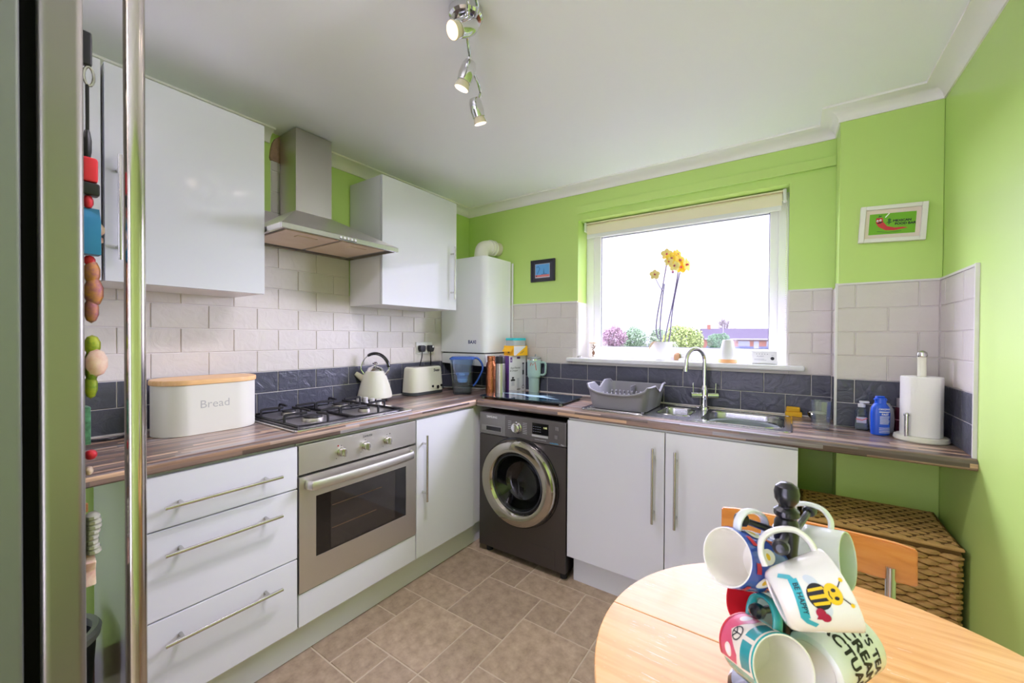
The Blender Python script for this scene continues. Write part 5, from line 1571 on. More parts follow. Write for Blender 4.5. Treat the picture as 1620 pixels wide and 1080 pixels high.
for fx in (0.60, 1.12):
    for fy in (-2.92, -2.40):
        part('foot', cyl((fx, fy, 0.0), (fx, fy, 0.031), 0.018, seg=12), rubber, t)
# magnets and trinkets hanging on the fridge door front
MY = -2.2929
def lumps(items):
    return J(*[xf(lathe([(0, -1), (0.6, -0.8), (0.95, -0.3), (0.95, 0.3), (0.6, 0.8), (0, 1)], 10), Matrix.Translation((x, MY + 0.0015 + d, z)) @ Matrix.Diagonal((w, d, h, 1))) for x, z, w, d, h in items])
def magnet(name, label, cat, z, parts_):
    t = thing(name, label, cat, (1.125, MY, z))
    for nm, bm, m in parts_:
        part(nm, bm, m, t)
    return t
mred = mat('magnet_red', '#c32030', 0.4)
mblu = mat('magnet_blue', '#1f6c93', 0.4)
mor = mat('magnet_orange', '#c98b2a', 0.5, noise=(60, 1.0, '#7a3a6a'))
myl = mat('magnet_yellow_green', '#b9b62c', 0.5, noise=(60, 1.0, '#4b7d25'))
mpk = mat('magnet_pink', '#d79a9a', 0.5, noise=(50, 0.9, '#f0dccf'))
mgr = mat('magnet_green', '#5c9a78', 0.5, noise=(80, 1.0, '#1e3a2c'))
magnet('lanyard', 'black lanyard clip and cord hanging at the top of the fridge door', 'lanyard', 1.76,
       [('clip', box(1.118, 1.130, MY, MY + 0.014, 1.745, 1.802, 0.003), black_pl), ('ring', tube([(1.126, MY + 0.010 + 0.006 * math.cos(2 * PI * k / 16), 1.728 + 0.016 * math.sin(2 * PI * k / 16)) for k in range(16)], 0.0022, 6, closed=True), bright_steel), ('cord', tube([(1.126, MY + 0.008, 1.713), (1.126, MY + 0.008, 1.52)], 0.0024, 6), black_pl), ('knot', lumps([(1.126, 1.61, 0.006, 0.006, 0.03)]), black_pl)])
magnet('soldier_magnet', 'red and black magnet hanging on the cord beside the fridge handle', 'magnet', 1.56,
       [('red_coat', box(1.112, 1.134, MY, MY + 0.020, 1.548, 1.590, 0.004), mred), ('black_base', box(1.112, 1.134, MY, MY + 0.022, 1.526, 1.547, 0.003), black_pl), ('tassel', lumps([(1.125, 1.515, 0.006, 0.007, 0.012)]), mred)])
magnet('house_magnet', 'blue house shaped magnet below the red one on the fridge', 'magnet', 1.47,
       [('house', prism([(1.113, 1.425), (1.137, 1.425), (1.137, 1.482), (1.125, 1.505), (1.113, 1.482)], 'y', MY, MY + 0.022), mblu), ('side_trim', lumps([(1.125, 1.470, 0.008, 0.014, 0.014), (1.125, 1.452, 0.008, 0.013, 0.010)]), mpk), ('red_bead', lumps([(1.126, 1.415, 0.006, 0.008, 0.009)]), mred)])
magnet('dancer_magnet', 'orange and purple figure magnet on the fridge above worktop height', 'magnet', 1.36,
       [('figure', lumps([(1.125, 1.395, 0.010, 0.011, 0.022), (1.125, 1.362, 0.012, 0.013, 0.026), (1.125, 1.330, 0.010, 0.010, 0.022)]), mor)])
magnet('parrot_magnet', 'yellow green figure magnet on the fridge at worktop tile height', 'magnet', 1.235,
       [('figure', lumps([(1.125, 1.270, 0.010, 0.011, 0.018), (1.125, 1.235, 0.012, 0.010, 0.03), (1.125, 1.200, 0.008, 0.009, 0.022)]), myl), ('wing', lumps([(1.132, 1.240, 0.008, 0.015, 0.024)]), mpk)])
magnet('tile_magnet', 'flat green patterned magnet low on the fridge door', 'magnet', 1.135,
       [('plaque', box(1.110, 1.140, MY, MY + 0.008, 1.102, 1.166, 0.001), mgr)])
magnet('ladybird_magnet', 'tiny red magnet on the fridge just above the worktop edge', 'magnet', 1.08,
       [('body', lumps([(1.125, 1.082, 0.009, 0.0085, 0.009)]), mred), ('pin', lumps([(1.125, 1.055, 0.006, 0.006, 0.008)]), mpk)])
magnet('knitted_glove', 'grey knitted mini glove hanging on the fridge below the worktop', 'ornament', 0.955,
       [('loop', box(1.122, 1.128, MY, MY + 0.006, 0.985, 1.000, 0.001), mor), ('glove', lumps([(1.125, 0.975 - k * 0.0085, 0.014, 0.010 + 0.0012 * math.sin(k), 0.0075) for k in range(8)]), mat('grey_wool', '#b3b0a8', 0.9))])
magnet('picture_magnet', 'crumpled colourful paper magnet lowest on the fridge door', 'magnet', 0.885,
       [('paper', prism([(1.112, 0.855), (1.138, 0.860), (1.134, 0.885), (1.139, 0.900), (1.115, 0.915)], 'y', MY, MY + 0.014, 0.002), mpk)])

# bin under the worktop
t = thing('waste_bin', 'round grey waste bin on the floor under the left worktop end', 'bin', (0.30, -2.255, 0.0))
bg = mat('grey_bin_plastic', '#8b8d8a', 0.4)
part('bin_body', lathe([(0, 0.002), (0.085, 0.002), (0.088, 0.008), (0.110, 0.36), (0.105, 0.36), (0.084, 0.012), (0, 0.008)], 40, (0.30, -2.255, 0)), mat('dark_bin_plastic', '#26282a', 0.5), t)
part('rim', lathe([(0.103, 0.352), (0.118, 0.352), (0.121, 0.372), (0.114, 0.384), (0.100, 0.380), (0.103, 0.352)], 40, (0.30, -2.255, 0)), bg, t)

# ------------------------------------------------------------------ dining table, chair and wicker chest
TZ = 0.736
tx0, ty0, TR = 2.199, -1.647, 0.386
t = thing('dining_table', 'round worn beech drop leaf table at the lower right', 'table', (tx0, ty0, 0))
def half(sgn, g=0.0006):
    pts = []
    for k in range(0, 65):
        a = PI * k / 64
        pts.append((tx0 + TR * math.cos(a), ty0 + sgn * (TR * math.sin(a))))
    return [(x, y if abs(y - ty0) > 1e-6 else ty0) for x, y in pts]
seam = ty0 + 0.020
def seg_poly(cond, y_cut, keep_above):
    pts = []
    for k in range(129):
        a = 2 * PI * k / 128
        x, y = tx0 + TR * math.cos(a), ty0 + TR * math.sin(a)
        if (y > y_cut) == keep_above:
            pts.append((a, x, y))
    return pts
dxs = math.sqrt(TR * TR - 0.02 ** 2)
a0 = math.asin(0.02 / TR)
up_ = [(tx0 + TR * math.cos(a0 + (PI - 2 * a0) * k / 64), ty0 + TR * math.sin(a0 + (PI - 2 * a0) * k / 64) + 0.0004) for k in range(65)]
lo_ = [(tx0 + TR * math.cos(PI - a0 + (PI + 2 * a0) * k / 64), ty0 + TR * math.sin(PI - a0 + (PI + 2 * a0) * k / 64) - 0.0004) for k in range(65)]
part('table_leaf', prism(up_, 'z', TZ - 0.022, TZ, 0.0025), beech, t)
part('table_leaf', prism(lo_, 'z', TZ - 0.022, TZ, 0.0025), beech, t)
part('apron', J(box(tx0 - 0.22, tx0 + 0.22, ty0 - 0.20, ty0 - 0.18, 0.64, TZ - 0.0225), box(tx0 - 0.22, tx0 + 0.22, ty0 + 0.10, ty0 + 0.12, 0.64, TZ - 0.0225), box(tx0 - 0.22, tx0 - 0.20, ty0 - 0.18, ty0 + 0.10, 0.64, TZ - 0.0225), box(tx0 + 0.20, tx0 + 0.22, ty0 - 0.18, ty0 + 0.10, 0.64, TZ - 0.0225)), beech_edge, t)
for sx in (-0.215, 0.215):
    for sy in (-0.195, 0.115):
        part('leg', box(tx0 + sx - 0.022, tx0 + sx + 0.022, ty0 + sy - 0.022, ty0 + sy + 0.022, 0.0, 0.64, 0.004), beech_edge, t)
# chair with its back towards the window
t = thing('dining_chair', 'chair with an orange wood backrest and chrome tubes behind the table', 'chair', (2.155, -1.26, 0))
def bowed(z0, z1):
    rings = []
    for k in range(13):
        s = -1 + 2 * k / 12
        x = 2.158 + s * 0.206
        yb = -1.118 + 0.018 * (1 - s * s) + 0.055 * 0
        e = 0.004 if abs(s) > 0.99 else 0.0
        rings.append([(x, yb - 0.008 + 0.0, z0 + e), (x, yb + 0.008, z0 + e), (x, yb + 0.012, z1 - e), (x, yb - 0.004, z1 - e)])
    return loft(rings)
bk = bowed(0.702, 0.794)
bmesh.ops.bevel(bk, geom=[e for e in bk.edges if len(e.link_faces) == 2 and e.calc_face_angle(0) > 0.8], offset=0.003, segments=2, affect='EDGES')
part('backrest', bk, chair_wood, t)
part('seat', prism(rrect(1.960, 2.350, -1.480, -1.145, 0.06), 'z', 0.440, 0.456, 0.004), chair_wood, t)
for x in (1.998, 2.318):
    part('back_tube', tube(smooth_path([(x, -1.115, 0.735), (x, -1.116, 0.60), (x, -1.130, 0.46), (x, -1.120, 0.20), (x, -1.085, 0.0)], 5), 0.010, 14), chrome, t)
    part('front_leg', tube(smooth_path([(x, -1.13, 0.43), (x, -1.38, 0.432), (x, -1.445, 0.405), (x, -1.468, 0.30), (x, -1.485, 0.0)], 5), 0.010, 14), chrome, t)
part('cross_tube', tube([(1.998, -1.40, 0.431), (2.318, -1.40, 0.431)], 0.008, 10), chrome, t)
# wicker chest
t = thing('wicker_chest', 'brown woven wicker chest on the floor under the right worktop end', 'basket', (2.372, -0.352, 0.0))
wic = mat('water_hyacinth', '#c79f62', 0.7, noise=(25, 0.8, '#a37f48'), bump=(90, 0.4, 0.003, (1, 8, 8)))
Nw = Nodes(wic)
core = mat('wicker_core', '#6b4d26', 0.9)
bx0, bx1, by0, by1, bzt = 2.160, 2.585, -0.515, -0.180, 0.605
part('chest_body', box(bx0 + 0.006, bx1 - 0.006, by0 + 0.006, by1 - 0.006, 0.002, bzt - 0.03), core, t)
ld = part('lid', box(bx0 + 0.003, bx1 - 0.003, by0 + 0.003, by1 - 0.003, bzt - 0.028, bzt - 0.006), core, t)
def weave(o, U, V, N, nu, nv, tip=0.34, hump=1.5):
    """staggered rush strands over a face; U, V span it, N points outwards"""
    U, V, N, o = Vector(U), Vector(V), Vector(N), Vector(o)
    vs, fs = [], []
    du, dv = U / nu, V / nv
    ul, vl = du.normalized(), dv.normalized()
    for j in range(nv):
        off = 0.5 if j % 2 else 0.0
        for i in range(-1 if off else 0, nu):
            a, b = max(0, i + off), min(nu, i + off + 1)
            if b - a < 0.2:
                continue
            c = o + du * ((a + b) / 2 + random.uniform(-0.05, 0.05)) + dv * (j + 0.5 + random.uniform(-0.10, 0.10))
            hl, hv = du.length * (b - a) * 0.57, dv.length * 0.58 * random.uniform(0.9, 1.1)
            n0 = len(vs)
            cols = ((-1.0, tip, -0.004), (-0.55, 0.82, 0.003 * hump), (0.0, 1.0, 0.0062 * hump), (0.55, 0.82, 0.003 * hump), (1.0, tip, -0.004))
            for s, w, hgt in cols:
                for q in (-1, -0.45, 0.45, 1):
                    vs.append(tuple(c + ul * (hl * s) + vl * (hv * w * q) + N * ((hgt if abs(q) < 0.9 else -0.004) + 0.001)))
            for s in range(4):
                for q in range(3):
                    p = n0 + s * 4 + q
                    fs.append((p, p + 4, p + 5, p + 1))
    bm = bm_from(vs, fs)
    return bm
part('woven_strands', J(weave((bx0, by0 + 0.004, 0.01), (bx1 - bx0, 0, 0), (0, 0, bzt - 0.04), (0, -1, 0), 8, 31), weave((bx1 - 0.004, by0, 0.01), (0, by1 - by0, 0), (0, 0, bzt - 0.04), (1, 0, 0), 6, 31), weave((bx0 + 0.004, by1, 0.01), (0, by0 - by1, 0), (0, 0, bzt - 0.04), (-1, 0, 0), 6, 31)), wic, t, stuff=True)
part('woven_strands', weave((bx0, by0, bzt - 0.008), (bx1 - bx0, 0, 0), (0, by1 - by0, 0), (0, 0, 1), 10, 14, 0.5, 1.1), wic, ld, stuff=True)
part('lid_edge', tube([(bx0, by0, bzt - 0.010), (bx1, by0, bzt - 0.010), (bx1, by1, bzt - 0.010), (bx0, by1, bzt - 0.010)], 0.007, 8, closed=True), wic, ld)

# ------------------------------------------------------------------ mug tree with its mugs
CR, CT, CZ = Vector((0.822, 0.570, 0.0)), Vector((0.570, -0.822, 0.0)), Vector((0, 0, 1))
PX, PY = 2.110, -1.711
def cv(r, u, t_):
    return CR * r + CZ * u + CT * t_
def pp(r, z, t_):
    return Vector((PX, PY, z)) + CR * r + CT * t_
t = thing('mug_tree', 'black turned wooden mug tree standing on the round table', 'mug tree', (PX, PY, TZ))
bw_ = mat('black_painted_wood', '#131317', 0.28, coat=0.4)
part('base', lathe([(0, 0.001), (0.072, 0.001), (0.075, 0.008), (0.070, 0.016), (0.030, 0.020), (0, 0.021)], 40, (PX, PY, TZ)), bw_, t)
part('post', lathe([(0.0, 0.020), (0.024, 0.020), (0.018, 0.030), (0.0145, 0.05), (0.0145, 0.235), (0.0165, 0.262), (0.0155, 0.278), (0.0125, 0.284), (0.0165, 0.289), (0.0165, 0.296), (0.0105, 0.301), (0.0105, 0.304), (0.0155, 0.312), (0.0165, 0.322), (0.0145, 0.331), (0.0085, 0.336), (0, 0.337)], 28, (PX, PY, TZ)), bw_, t)
def loop_pt(c, a, hd, r, prot):
    a, hd = Vector(a).normalized(), Vector(hd)
    hd = (hd - a * hd.dot(a)).normalized()
    return Vector(c) + hd * (r + prot * 0.62)
def add_arm(lp, beyond=0.017):
    rel = Vector((lp.x - PX, lp.y - PY, 0))
    n = rel.normalized()
    a = Vector((PX, PY, lp.z - 0.016)) + n * 0.008
    b = Vector((lp.x, lp.y, lp.z - 0.002)) + n * beyond
    d = (b - a).normalized()
    part('arm', J(tube([a, b - d * 0.006], [0.0055, 0.0048], 10), tube([b - d * 0.011, b - d * 0.009, b - d * 0.003, b + d * 0.004, b + d * 0.008, b + d * 0.0085], [0.005, 0.0085, 0.0105, 0.0095, 0.005, 0.001], 14)), bw_, tree_root)
tree_root = t
def mug(name, label, centre, axis, hdir, r, h, prot, mats, handle_m=0, taper=0.0):
    a = Vector(axis).normalized()
    hd = Vector(hdir)
    hd = (hd - a * hd.dot(a)).normalized()
    y = a.cross(hd)
    M = Matrix(((hd.x, y.x, a.x, 0), (hd.y, y.y, a.y, 0), (hd.z, y.z, a.z, 0), (0, 0, 0, 1)))
    base = Vector(centre) - a * (h * 0.5)
    add_arm(loop_pt(centre, a, hd, r, prot))
    t = thing(name, label, 'mug', base, M.to_euler(), 'mugs hanging on the mug tree')
    def rr(z):
        return r + taper * (z / h - 0.5)
    outer = [(0, 0.0015), (r * 0.70, 0.0015), (r * 0.74, 0.0), (r * 0.82, 0.0), (r * 0.93, 0.003), (r * 0.985, 0.010), (r, 0.022), (r, h - 0.012), (r, h - 0.002)]
    inner = [(r - 0.0008, h), (r - 0.0026, h), (r - 0.0034, h - 0.003), (r - 0.0036, 0.02), (r - 0.008, 0.008), (0, 0.006)]
    if taper:
        outer = [(max(0, q + (rr(z) - r) * (1 if q > 0 else 0)), z) for q, z in outer]
        inner = [(max(0, q + (rr(z) - r) * (1 if q > 0 else 0)), z) for q, z in inner]
    bo = lathe(outer + [inner[0]], 48)
    bi = lathe(inner, 48)
    for fc in bo.faces:
        fc.material_index = 0
    for fc in bi.faces:
        fc.material_index = 1
    part('mug_body', J(bo, bi), mats[:2], t, local=True)
    zc = h * 0.5
    hp = smooth_path([(r - 0.002, 0, zc + 0.031), (r + prot * 0.42, 0, zc + 0.031), (r + prot * 0.86, 0, zc + 0.021), (r + prot, 0, zc + 0.0), (r + prot * 0.84, 0, zc - 0.021), (r + prot * 0.38, 0, zc - 0.031), (r - 0.002, 0, zc - 0.033)], 5)
    part('handle', tube(hp, 0.0048, 10, flat=(0.85, 1.35), up=(1, 0, 0)), mats[handle_m if handle_m < 2 else 2], t, local=True)
    camd = M.to_3x3().transposed() @ (Vector((2.1116, -2.4351, 1.2873)) - base)
    return t, math.atan2(camd.y, camd.x), r, h, taper
def mug_print(m, pr, mats, dth=0.0, name='mug_print', zoff=0.0):
    t, th, r, h, tp = m
    def rz(v):
        return r + tp * (v / h - 0.5) + 0.00025
    part(name, pr.bm(lambda u, v, d: ((rz(v) + d) * math.cos(th + dth + u / r), (rz(v) + d) * math.sin(th + dth + u / r), v + zoff), 0.003), mats, t, local=True, smooth=0)
teal = mat('teal_glaze', '#2f9e96', 0.2, coat=0.4)
blue_g = mat('blue_glaze', '#3b57a6', 0.2, coat=0.4)
mintw = mat('pale_mint_glaze', '#d3ded4', 0.15, coat=0.5)
redg = mat('red_glaze', '#c0262e', 0.2, coat=0.4)
pink_g = mat('pink_print', '#c9506a', 0.3)
cream_p = mat('cream_print', '#efe6d0', 0.3)
yel = mat('yellow_print', '#f0c41c', 0.3)
bkp = mat('black_print', '#17171a', 0.4)
tealp = mat('teal_print', '#37a8b4', 0.3)
redp = mat('red_print', '#c4343a', 0.3)
whp = mat('white_print', '#f0eee8', 0.3)
whg = mat('cool_white_china', '#e6e9e6', 0.12, coat=0.5)
# upper left: blue outside, cream inside
m = mug('blue_mug', 'mug with blue patterned outside, its pale inside facing the viewer, upper left on the tree', (2.062, -1.743, 0.956), (-0.521, -0.796, 0.306), (0.100, 0.299, 0.949), 0.0405, 0.090, 0.030, [blue_g, china, whg], handle_m=2)
pr = Print()
for i in range(6):
    u0 = -0.10 + i * 0.036
    pr.ell(u0, 0.055, 0.010, 0.015, 0, 20).ell(u0, 0.056, 0.0045, m=1)
    pr.poly([(u0 + 0.012, 0.070), (u0 + 0.026, 0.074), (u0 + 0.026, 0.083), (u0 + 0.012, 0.080)], 2).line([(u0 + 0.014, 0.030), (u0 + 0.026, 0.042), (u0 + 0.020, 0.020)], 0.004, 3)
mug_print(m, pr, [whp, yel, redp, mat('orange_print', '#e07b3c', 0.3)])
# upper right rear: white with hand lettering
m = mug('lettered_mug', 'white mug lettered NANANANA hanging on the right rear arm', (2.143, -1.620, 0.938), (0.941, -0.300, 0.157), (-0.076, 0.263, 0.962), 0.0425, 0.098, 0.032, [whg, mintw])
mug_print(m, Print().text('NANANANA', 0.014, 0.080, 0.0115, 0, bold=0.0002), [bkp], 0.42)
# upper front: white with the bee
m = mug('bee_mug', 'white mug with a bee and a BE HAPPY ribbon, at the front of the tree', (2.133, -1.797, 0.959), (0.877, 0.339, 0.342), (-0.437, 0.265, 0.859), 0.0405, 0.076, 0.036, [china, china], taper=0.012)
pr = Print()
rib = [(-0.034, 0.018), (-0.026, 0.028), (-0.010, 0.026), (0.012, 0.022), (0.026, 0.020), (0.034, 0.010)]
pr.line([(-0.040, 0.014), (-0.032, 0.027), (-0.020, 0.031)], 0.008, 0)
pr.line([(-0.028, 0.030), (-0.012, 0.029), (0.010, 0.026), (0.026, 0.024)], 0.0125, 0).line([(0.024, 0.022), (0.032, 0.026), (0.040, 0.036)], 0.008, 0)
pr.text('BE HAPPY', -0.001, 0.0285, 0.0098, 1, rot=-5, bold=0.0002)
# wings, striped body, antennae, heart
pr.ell(-0.020, 0.052, 0.010, 0.006, 6, 40).ell(0.020, 0.054, 0.010, 0.006, 6, -40)
pr.ell(0.0, 0.052, 0.0165, 0.0145, 1)
for u0, w in ((-0.0105, 0.0035), (-0.002, 0.0045), (0.0065, 0.004)):
    pr.poly([(u0, 0.0395 + abs(u0) * 0.25), (u0 + w, 0.0395 + abs(u0 + w) * 0.25), (u0 + w, 0.0645 - abs(u0 + w) * 0.25), (u0, 0.0645 - abs(u0) * 0.25)], 2)
pr.ell(0.0, 0.071, 0.0125, 0.0105, 2).ell(-0.004, 0.073, 0.0022, 0.003, 1).ell(0.005, 0.073, 0.0022, 0.003, 1).line([(-0.004, 0.067), (0.0005, 0.0655), (0.005, 0.067)], 0.0014, 1)
pr.line([(-0.006, 0.080), (-0.013, 0.088)], 0.0013, 1).line([(0.006, 0.080), (0.014, 0.087)], 0.0013, 1).ell(-0.013, 0.0885, 0.0024, m=2).ell(0.0145, 0.0875, 0.0024, m=2)
pr.ell(0.0195, 0.0455, 0.0062, m=3).ell(0.0265, 0.0495, 0.0062, m=3).poly([(0.0135, 0.047), (0.031, 0.0545), (0.0275, 0.0375)], 3)
pr.v = [(x * 0.84, y * 0.80, z) for x, y, z in pr.v]
mug_print(m, pr, [tealp, bkp, yel, mat('crimson_print', '#a8123e', 0.3), cream_p, whp, mat('pale_wing_print', '#cfd6dc', 0.3)], 0.10)
# lower left rear: mint outside, red patterned inside, opening to the left
m = mug('red_inside_mug', 'pale mug with a red patterned mouth turned left, behind the camper van mug', (2.085, -1.638, 0.835), (-0.800, -0.439, 0.409), (0.214, 0.428, 0.878), 0.0425, 0.092, 0.030, [mintw, redg])
mug_print(m, Print().text('BIRTH', 0.004, 0.040, 0.013, 0, bold=0.0002).text('DAY', 0.004, 0.024, 0.013, 0, bold=0.0002), [bkp], 0.15)
# lower front left: camper van
m = mug('camper_mug', 'teal mug with a pink camper van front and peace sign, lowest on the tree', (2.085, -1.784, 0.849), (0.546, -0.769, 0.334), (-0.007, 0.394, 0.919), 0.0405, 0.090, 0.032, [teal, china, teal], handle_m=2)
pr = Print()
pr.poly([(-0.040, 0.006), (0.040, 0.006), (0.040, 0.088), (-0.040, 0.088)], 0)
pr.poly([(-0.037, 0.062), (-0.003, 0.062), (-0.003, 0.084), (-0.035, 0.084)], 1).poly([(0.003, 0.062), (0.037, 0.062), (0.035, 0.084), (0.003, 0.084)], 1)
pr.poly([(-0.038, 0.010), (-0.038, 0.050), (-0.026, 0.054), (0.0, 0.030), (0.026, 0.054), (0.038, 0.050), (0.038, 0.010)], 2)
pr.ell(-0.026, 0.032, 0.0085, m=0).ell(0.026, 0.032, 0.0085, m=0).ell(-0.026, 0.032, 0.0055, m=3).ell(0.026, 0.032, 0.0055, m=3)
pr.ring(0.0, 0.046, 0.0105, 0.0018, 4).line([(0, 0.0355), (0, 0.0565)], 0.0016, 4).line([(0, 0.046), (-0.0075, 0.0385)], 0.0016, 4).line([(0, 0.046), (0.0075, 0.0385)], 0.0016, 4)
pr.rect(-0.038, 0.038, 0.008, 0.012, 5)
mug_print(m, pr, [cream_p, mat('teal_window_print', '#2a8c8c', 0.2), pink_g, whp, bkp, redp], -0.15)
# lower right: base towards the viewer
m = mug('word_mug', 'white mug with bold black words, its base facing down, lower right on the tree', (2.167, -1.699, 0.837), (0.536, 0.838, 0.105), (-0.686, 0.359, 0.633), 0.0415, 0.096, 0.030, [whg, china])
pr = Print()
pr.text('ACTUAL', 0.022, 0.030, 0.022, 0, bold=0.0009).text('CREAM', 0.030, 0.052, 0.022, 0, bold=0.0009).text("K'S TEA", 0.030, 0.073, 0.018, 0, bold=0.0006)
mug_print(m, pr, [bkp], -0.20)

# ------------------------------------------------------------------ outside the window
GZ = -1.40
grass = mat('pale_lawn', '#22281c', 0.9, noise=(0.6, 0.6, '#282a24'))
struct('ground', box(-90, 60, 1.2, 200, GZ - 0.2, GZ), grass, label='lawn and street outside the window', smooth=0).name = 'lawn'
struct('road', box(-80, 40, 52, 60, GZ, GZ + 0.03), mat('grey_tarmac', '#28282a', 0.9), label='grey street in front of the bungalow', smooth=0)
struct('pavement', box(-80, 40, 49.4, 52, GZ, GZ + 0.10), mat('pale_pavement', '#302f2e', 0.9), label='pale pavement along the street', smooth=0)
hb = thing('bungalow', 'long brick bungalow with a grey tiled roof far outside the window', 'house', (-5.0, 100.0, GZ))
hr = math.radians(18)
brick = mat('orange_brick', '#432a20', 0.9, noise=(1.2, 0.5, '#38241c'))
def H(bm):
    return xf(bm, Matrix.Translation((-3.6, 101.0, GZ)) @ Matrix.Rotation(math.radians(20), 4, 'Z'))
part('wall', H(box(-10.5, 12, 0, 7.5, 0, 2.65)), brick, hb, smooth=0)
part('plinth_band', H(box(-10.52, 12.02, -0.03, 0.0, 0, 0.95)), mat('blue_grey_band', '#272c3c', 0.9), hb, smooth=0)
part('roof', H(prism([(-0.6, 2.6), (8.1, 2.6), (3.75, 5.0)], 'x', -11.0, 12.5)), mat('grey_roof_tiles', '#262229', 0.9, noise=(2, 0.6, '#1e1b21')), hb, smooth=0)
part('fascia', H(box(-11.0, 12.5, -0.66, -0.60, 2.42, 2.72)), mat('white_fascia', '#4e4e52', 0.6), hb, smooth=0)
for x in (-8.6, -4.0, 1.6, 7.0):
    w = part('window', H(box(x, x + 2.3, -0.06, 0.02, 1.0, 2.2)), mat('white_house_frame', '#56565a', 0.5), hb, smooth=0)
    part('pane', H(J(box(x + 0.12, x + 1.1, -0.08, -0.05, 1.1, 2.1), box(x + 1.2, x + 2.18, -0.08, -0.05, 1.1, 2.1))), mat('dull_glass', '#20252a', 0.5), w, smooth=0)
for x in (-0.9, 4.9):
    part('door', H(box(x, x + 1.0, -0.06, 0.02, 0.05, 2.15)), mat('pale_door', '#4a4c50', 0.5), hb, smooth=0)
part('chimney', H(box(-9.6, -8.9, 3.4, 4.1, 4.6, 5.9)), brick, hb, smooth=0)
def leaf_cloud(c, rx, ry, rz, n, size, seed):
    rg = random.Random(seed)
    vs, fs = [], []
    for i in range(n):
        while True:
            x, y, z = rg.uniform(-1, 1), rg.uniform(-1, 1), rg.uniform(-1, 1)
            q = x * x + y * y + z * z
            if 0.25 < q < 1:
                break
        bump_ = 1 + 0.18 * math.sin(5 * x + seed) * math.cos(4 * y)
        p = Vector((c[0] + x * rx * bump_, c[1] + y * ry * bump_, c[2] + z * rz * bump_))
        a = Vector((rg.gauss(0, 1), rg.gauss(0, 1), rg.gauss(0, 1))).normalized()
        b = a.cross(Vector((rg.gauss(0, 1), rg.gauss(0, 1), rg.gauss(0, 1)))).normalized()
        s = size * rg.uniform(0.6, 1.3)
        k = len(vs)
        vs += [tuple(p - a * s), tuple(p + b * s * 0.6), tuple(p + a * s), tuple(p - b * s * 0.6)]
        fs.append((k, k + 1, k + 2, k + 3))
    return bm_from(vs, fs)
trunk_m = mat('grey_bark', '#3c3634', 0.9)
def tree(name, label, x, y, h, r, colour, seed, n=3600):
    t = thing(name, label, 'tree', (x, y, GZ))
    part('trunk', tube([(x, y, GZ), (x + 0.1, y, GZ + h * 0.5), (x, y, GZ + h * 0.8)], [0.16, 0.12, 0.05], 8), trunk_m, t)
    c = part('crown', leaf_cloud((x, y, GZ + h - r), r * 1.15, r * 1.15, r, n, r * 0.075, seed), mat(colour[0], colour[1], 0.8, noise=(1.5, 0.5, colour[2])), t, stuff=True, smooth=0)
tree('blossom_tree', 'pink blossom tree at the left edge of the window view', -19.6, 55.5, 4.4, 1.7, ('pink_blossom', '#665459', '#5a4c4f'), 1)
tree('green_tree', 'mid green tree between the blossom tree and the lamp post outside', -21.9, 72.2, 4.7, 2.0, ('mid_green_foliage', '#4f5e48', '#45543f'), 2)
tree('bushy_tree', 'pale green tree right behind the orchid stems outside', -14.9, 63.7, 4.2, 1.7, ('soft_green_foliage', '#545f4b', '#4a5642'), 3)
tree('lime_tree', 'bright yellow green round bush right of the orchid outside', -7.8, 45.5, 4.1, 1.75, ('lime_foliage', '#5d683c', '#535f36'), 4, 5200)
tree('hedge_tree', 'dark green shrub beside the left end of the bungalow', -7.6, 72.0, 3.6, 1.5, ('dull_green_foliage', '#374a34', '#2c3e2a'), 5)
# bare tree behind the bungalow
t = thing('bare_tree', 'leafless tree rising behind the bungalow roof', 'tree', (-12.0, 127.8, GZ))
rg = random.Random(11)
segs = []
def branch(p, d, L, r, lev):
    q = p + d * L
    segs.append(tube([p, q], [r, r * 0.65], 5))
    if lev == 0:
        return
    for i in range(4 if lev > 2 else 3):
        nd = (d + Vector((rg.gauss(0, 0.55), rg.gauss(0, 0.55), rg.gauss(0.1, 0.35)))).normalized()
        branch(p + d * L * rg.uniform(0.55, 1.0), nd, L * rg.uniform(0.6, 0.8), r * 0.6, lev - 1)
branch(Vector((-12.0, 127.8, GZ)), Vector((0, 0, 1)), 3.6, 0.28, 5)
part('branches', J(*segs), trunk_m, t, stuff=True)
t = thing('lamp_post', 'thin grey street lamp post outside left of the orchid', 'lamp post', (-12.5, 48.3, GZ))
part('post', tube([(-12.5, 48.3, GZ), (-12.5, 48.3, GZ + 5.6)], [0.07, 0.045], 10), mat('grey_post', '#505256', 0.5), t)
part('lantern', J(tube([(-12.5, 48.3, GZ + 5.58), (-12.9, 48.0, GZ + 5.68)], 0.03, 8), box(-13.25, -12.75, 47.8, 48.1, GZ + 5.62, GZ + 5.74, 0.02)), mat('grey_post'), t)
t = thing('street_pole', 'thin dark pole beside the bungalow gable', 'pole', (-8.9, 88.0, GZ))
part('pole_shaft', cyl((-8.9, 88.0, GZ), (-8.9, 88.0, GZ + 5.4), 0.10, 0.08, 8), mat('dark_pole', '#302e34', 0.6), t)
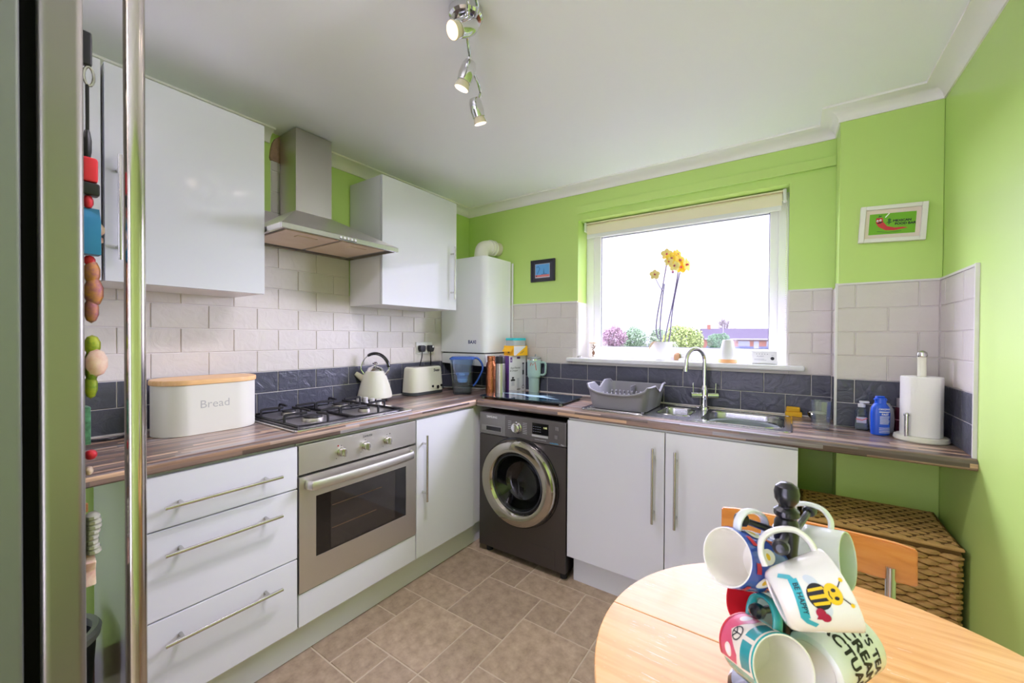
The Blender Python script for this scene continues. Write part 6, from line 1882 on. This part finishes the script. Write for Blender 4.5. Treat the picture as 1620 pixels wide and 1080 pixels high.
part('pole_cap', lathe([(0, 0), (0.12, 0), (0.10, 0.12), (0, 0.16)], 8, (-8.9, 88.0, GZ + 5.4)), mat('dark_pole'), t)
def car(name, label, x, y, colour, rot):
    t = thing(name, label, 'car', (x, y, GZ + 0.03), rot)
    body = [(-2.0, 0.25), (2.0, 0.25), (2.05, 0.7), (1.2, 0.85), (0.6, 1.4), (-1.1, 1.42), (-1.8, 0.9), (-2.05, 0.8)]
    part('car_body', prism(body, 'y', -0.8, 0.8, 0.05), mat(colour[0], colour[1], 0.3, coat=0.5), t, local=True)
    part('windows', J(prism([(0.95, 0.88), (0.5, 1.32), (-1.0, 1.34), (-1.55, 0.9)], 'y', -0.815, 0.815)), mat('dull_glass'), t, local=True)
    for wx in (-1.25, 1.3):
        for wy in (-0.72, 0.72):
            part('wheel', cyl((wx, wy - 0.1, 0.3), (wx, wy + 0.1, 0.3), 0.3, seg=16), rubber, t, local=True)
car('blue_car', 'small pale blue car parked outside, seen just left of the tap arch', -8.4, 53.6, ('pale_blue_paint', '#3a4656'), 0.1)
car('silver_car', 'silver car parked on the street to the right of the blue car', -2.6, 55.0, ('silver_paint', '#5c5e62'), 0.05)

for nm in ('pale_lawn', 'grey_tarmac', 'pale_pavement', 'orange_brick', 'blue_grey_band', 'grey_roof_tiles', 'white_fascia', 'white_house_frame', 'pale_door', 'pink_blossom', 'mid_green_foliage', 'soft_green_foliage', 'lime_foliage', 'dull_green_foliage', 'grey_bark'):
    setin(MATS[nm].node_tree.nodes['Principled BSDF'], 'Specular IOR Level', 0.0)
# one phrase for each set of repeated things
for o in COL.objects:
    c = o.get('category')
    if not c or o.get('group'):
        continue
    n = o.name.split('.')[0]
    if c == 'tree':
        o['group'] = 'trees seen through the window'
    elif c == 'car':
        o['group'] = 'cars parked outside'
    elif n == 'wall_cabinet':
        o['group'] = 'white wall cabinets'
    elif c == 'magnet':
        o['group'] = 'magnets on the fridge door'
    elif n == 'plug':
        o['group'] = 'plugs in the double socket'
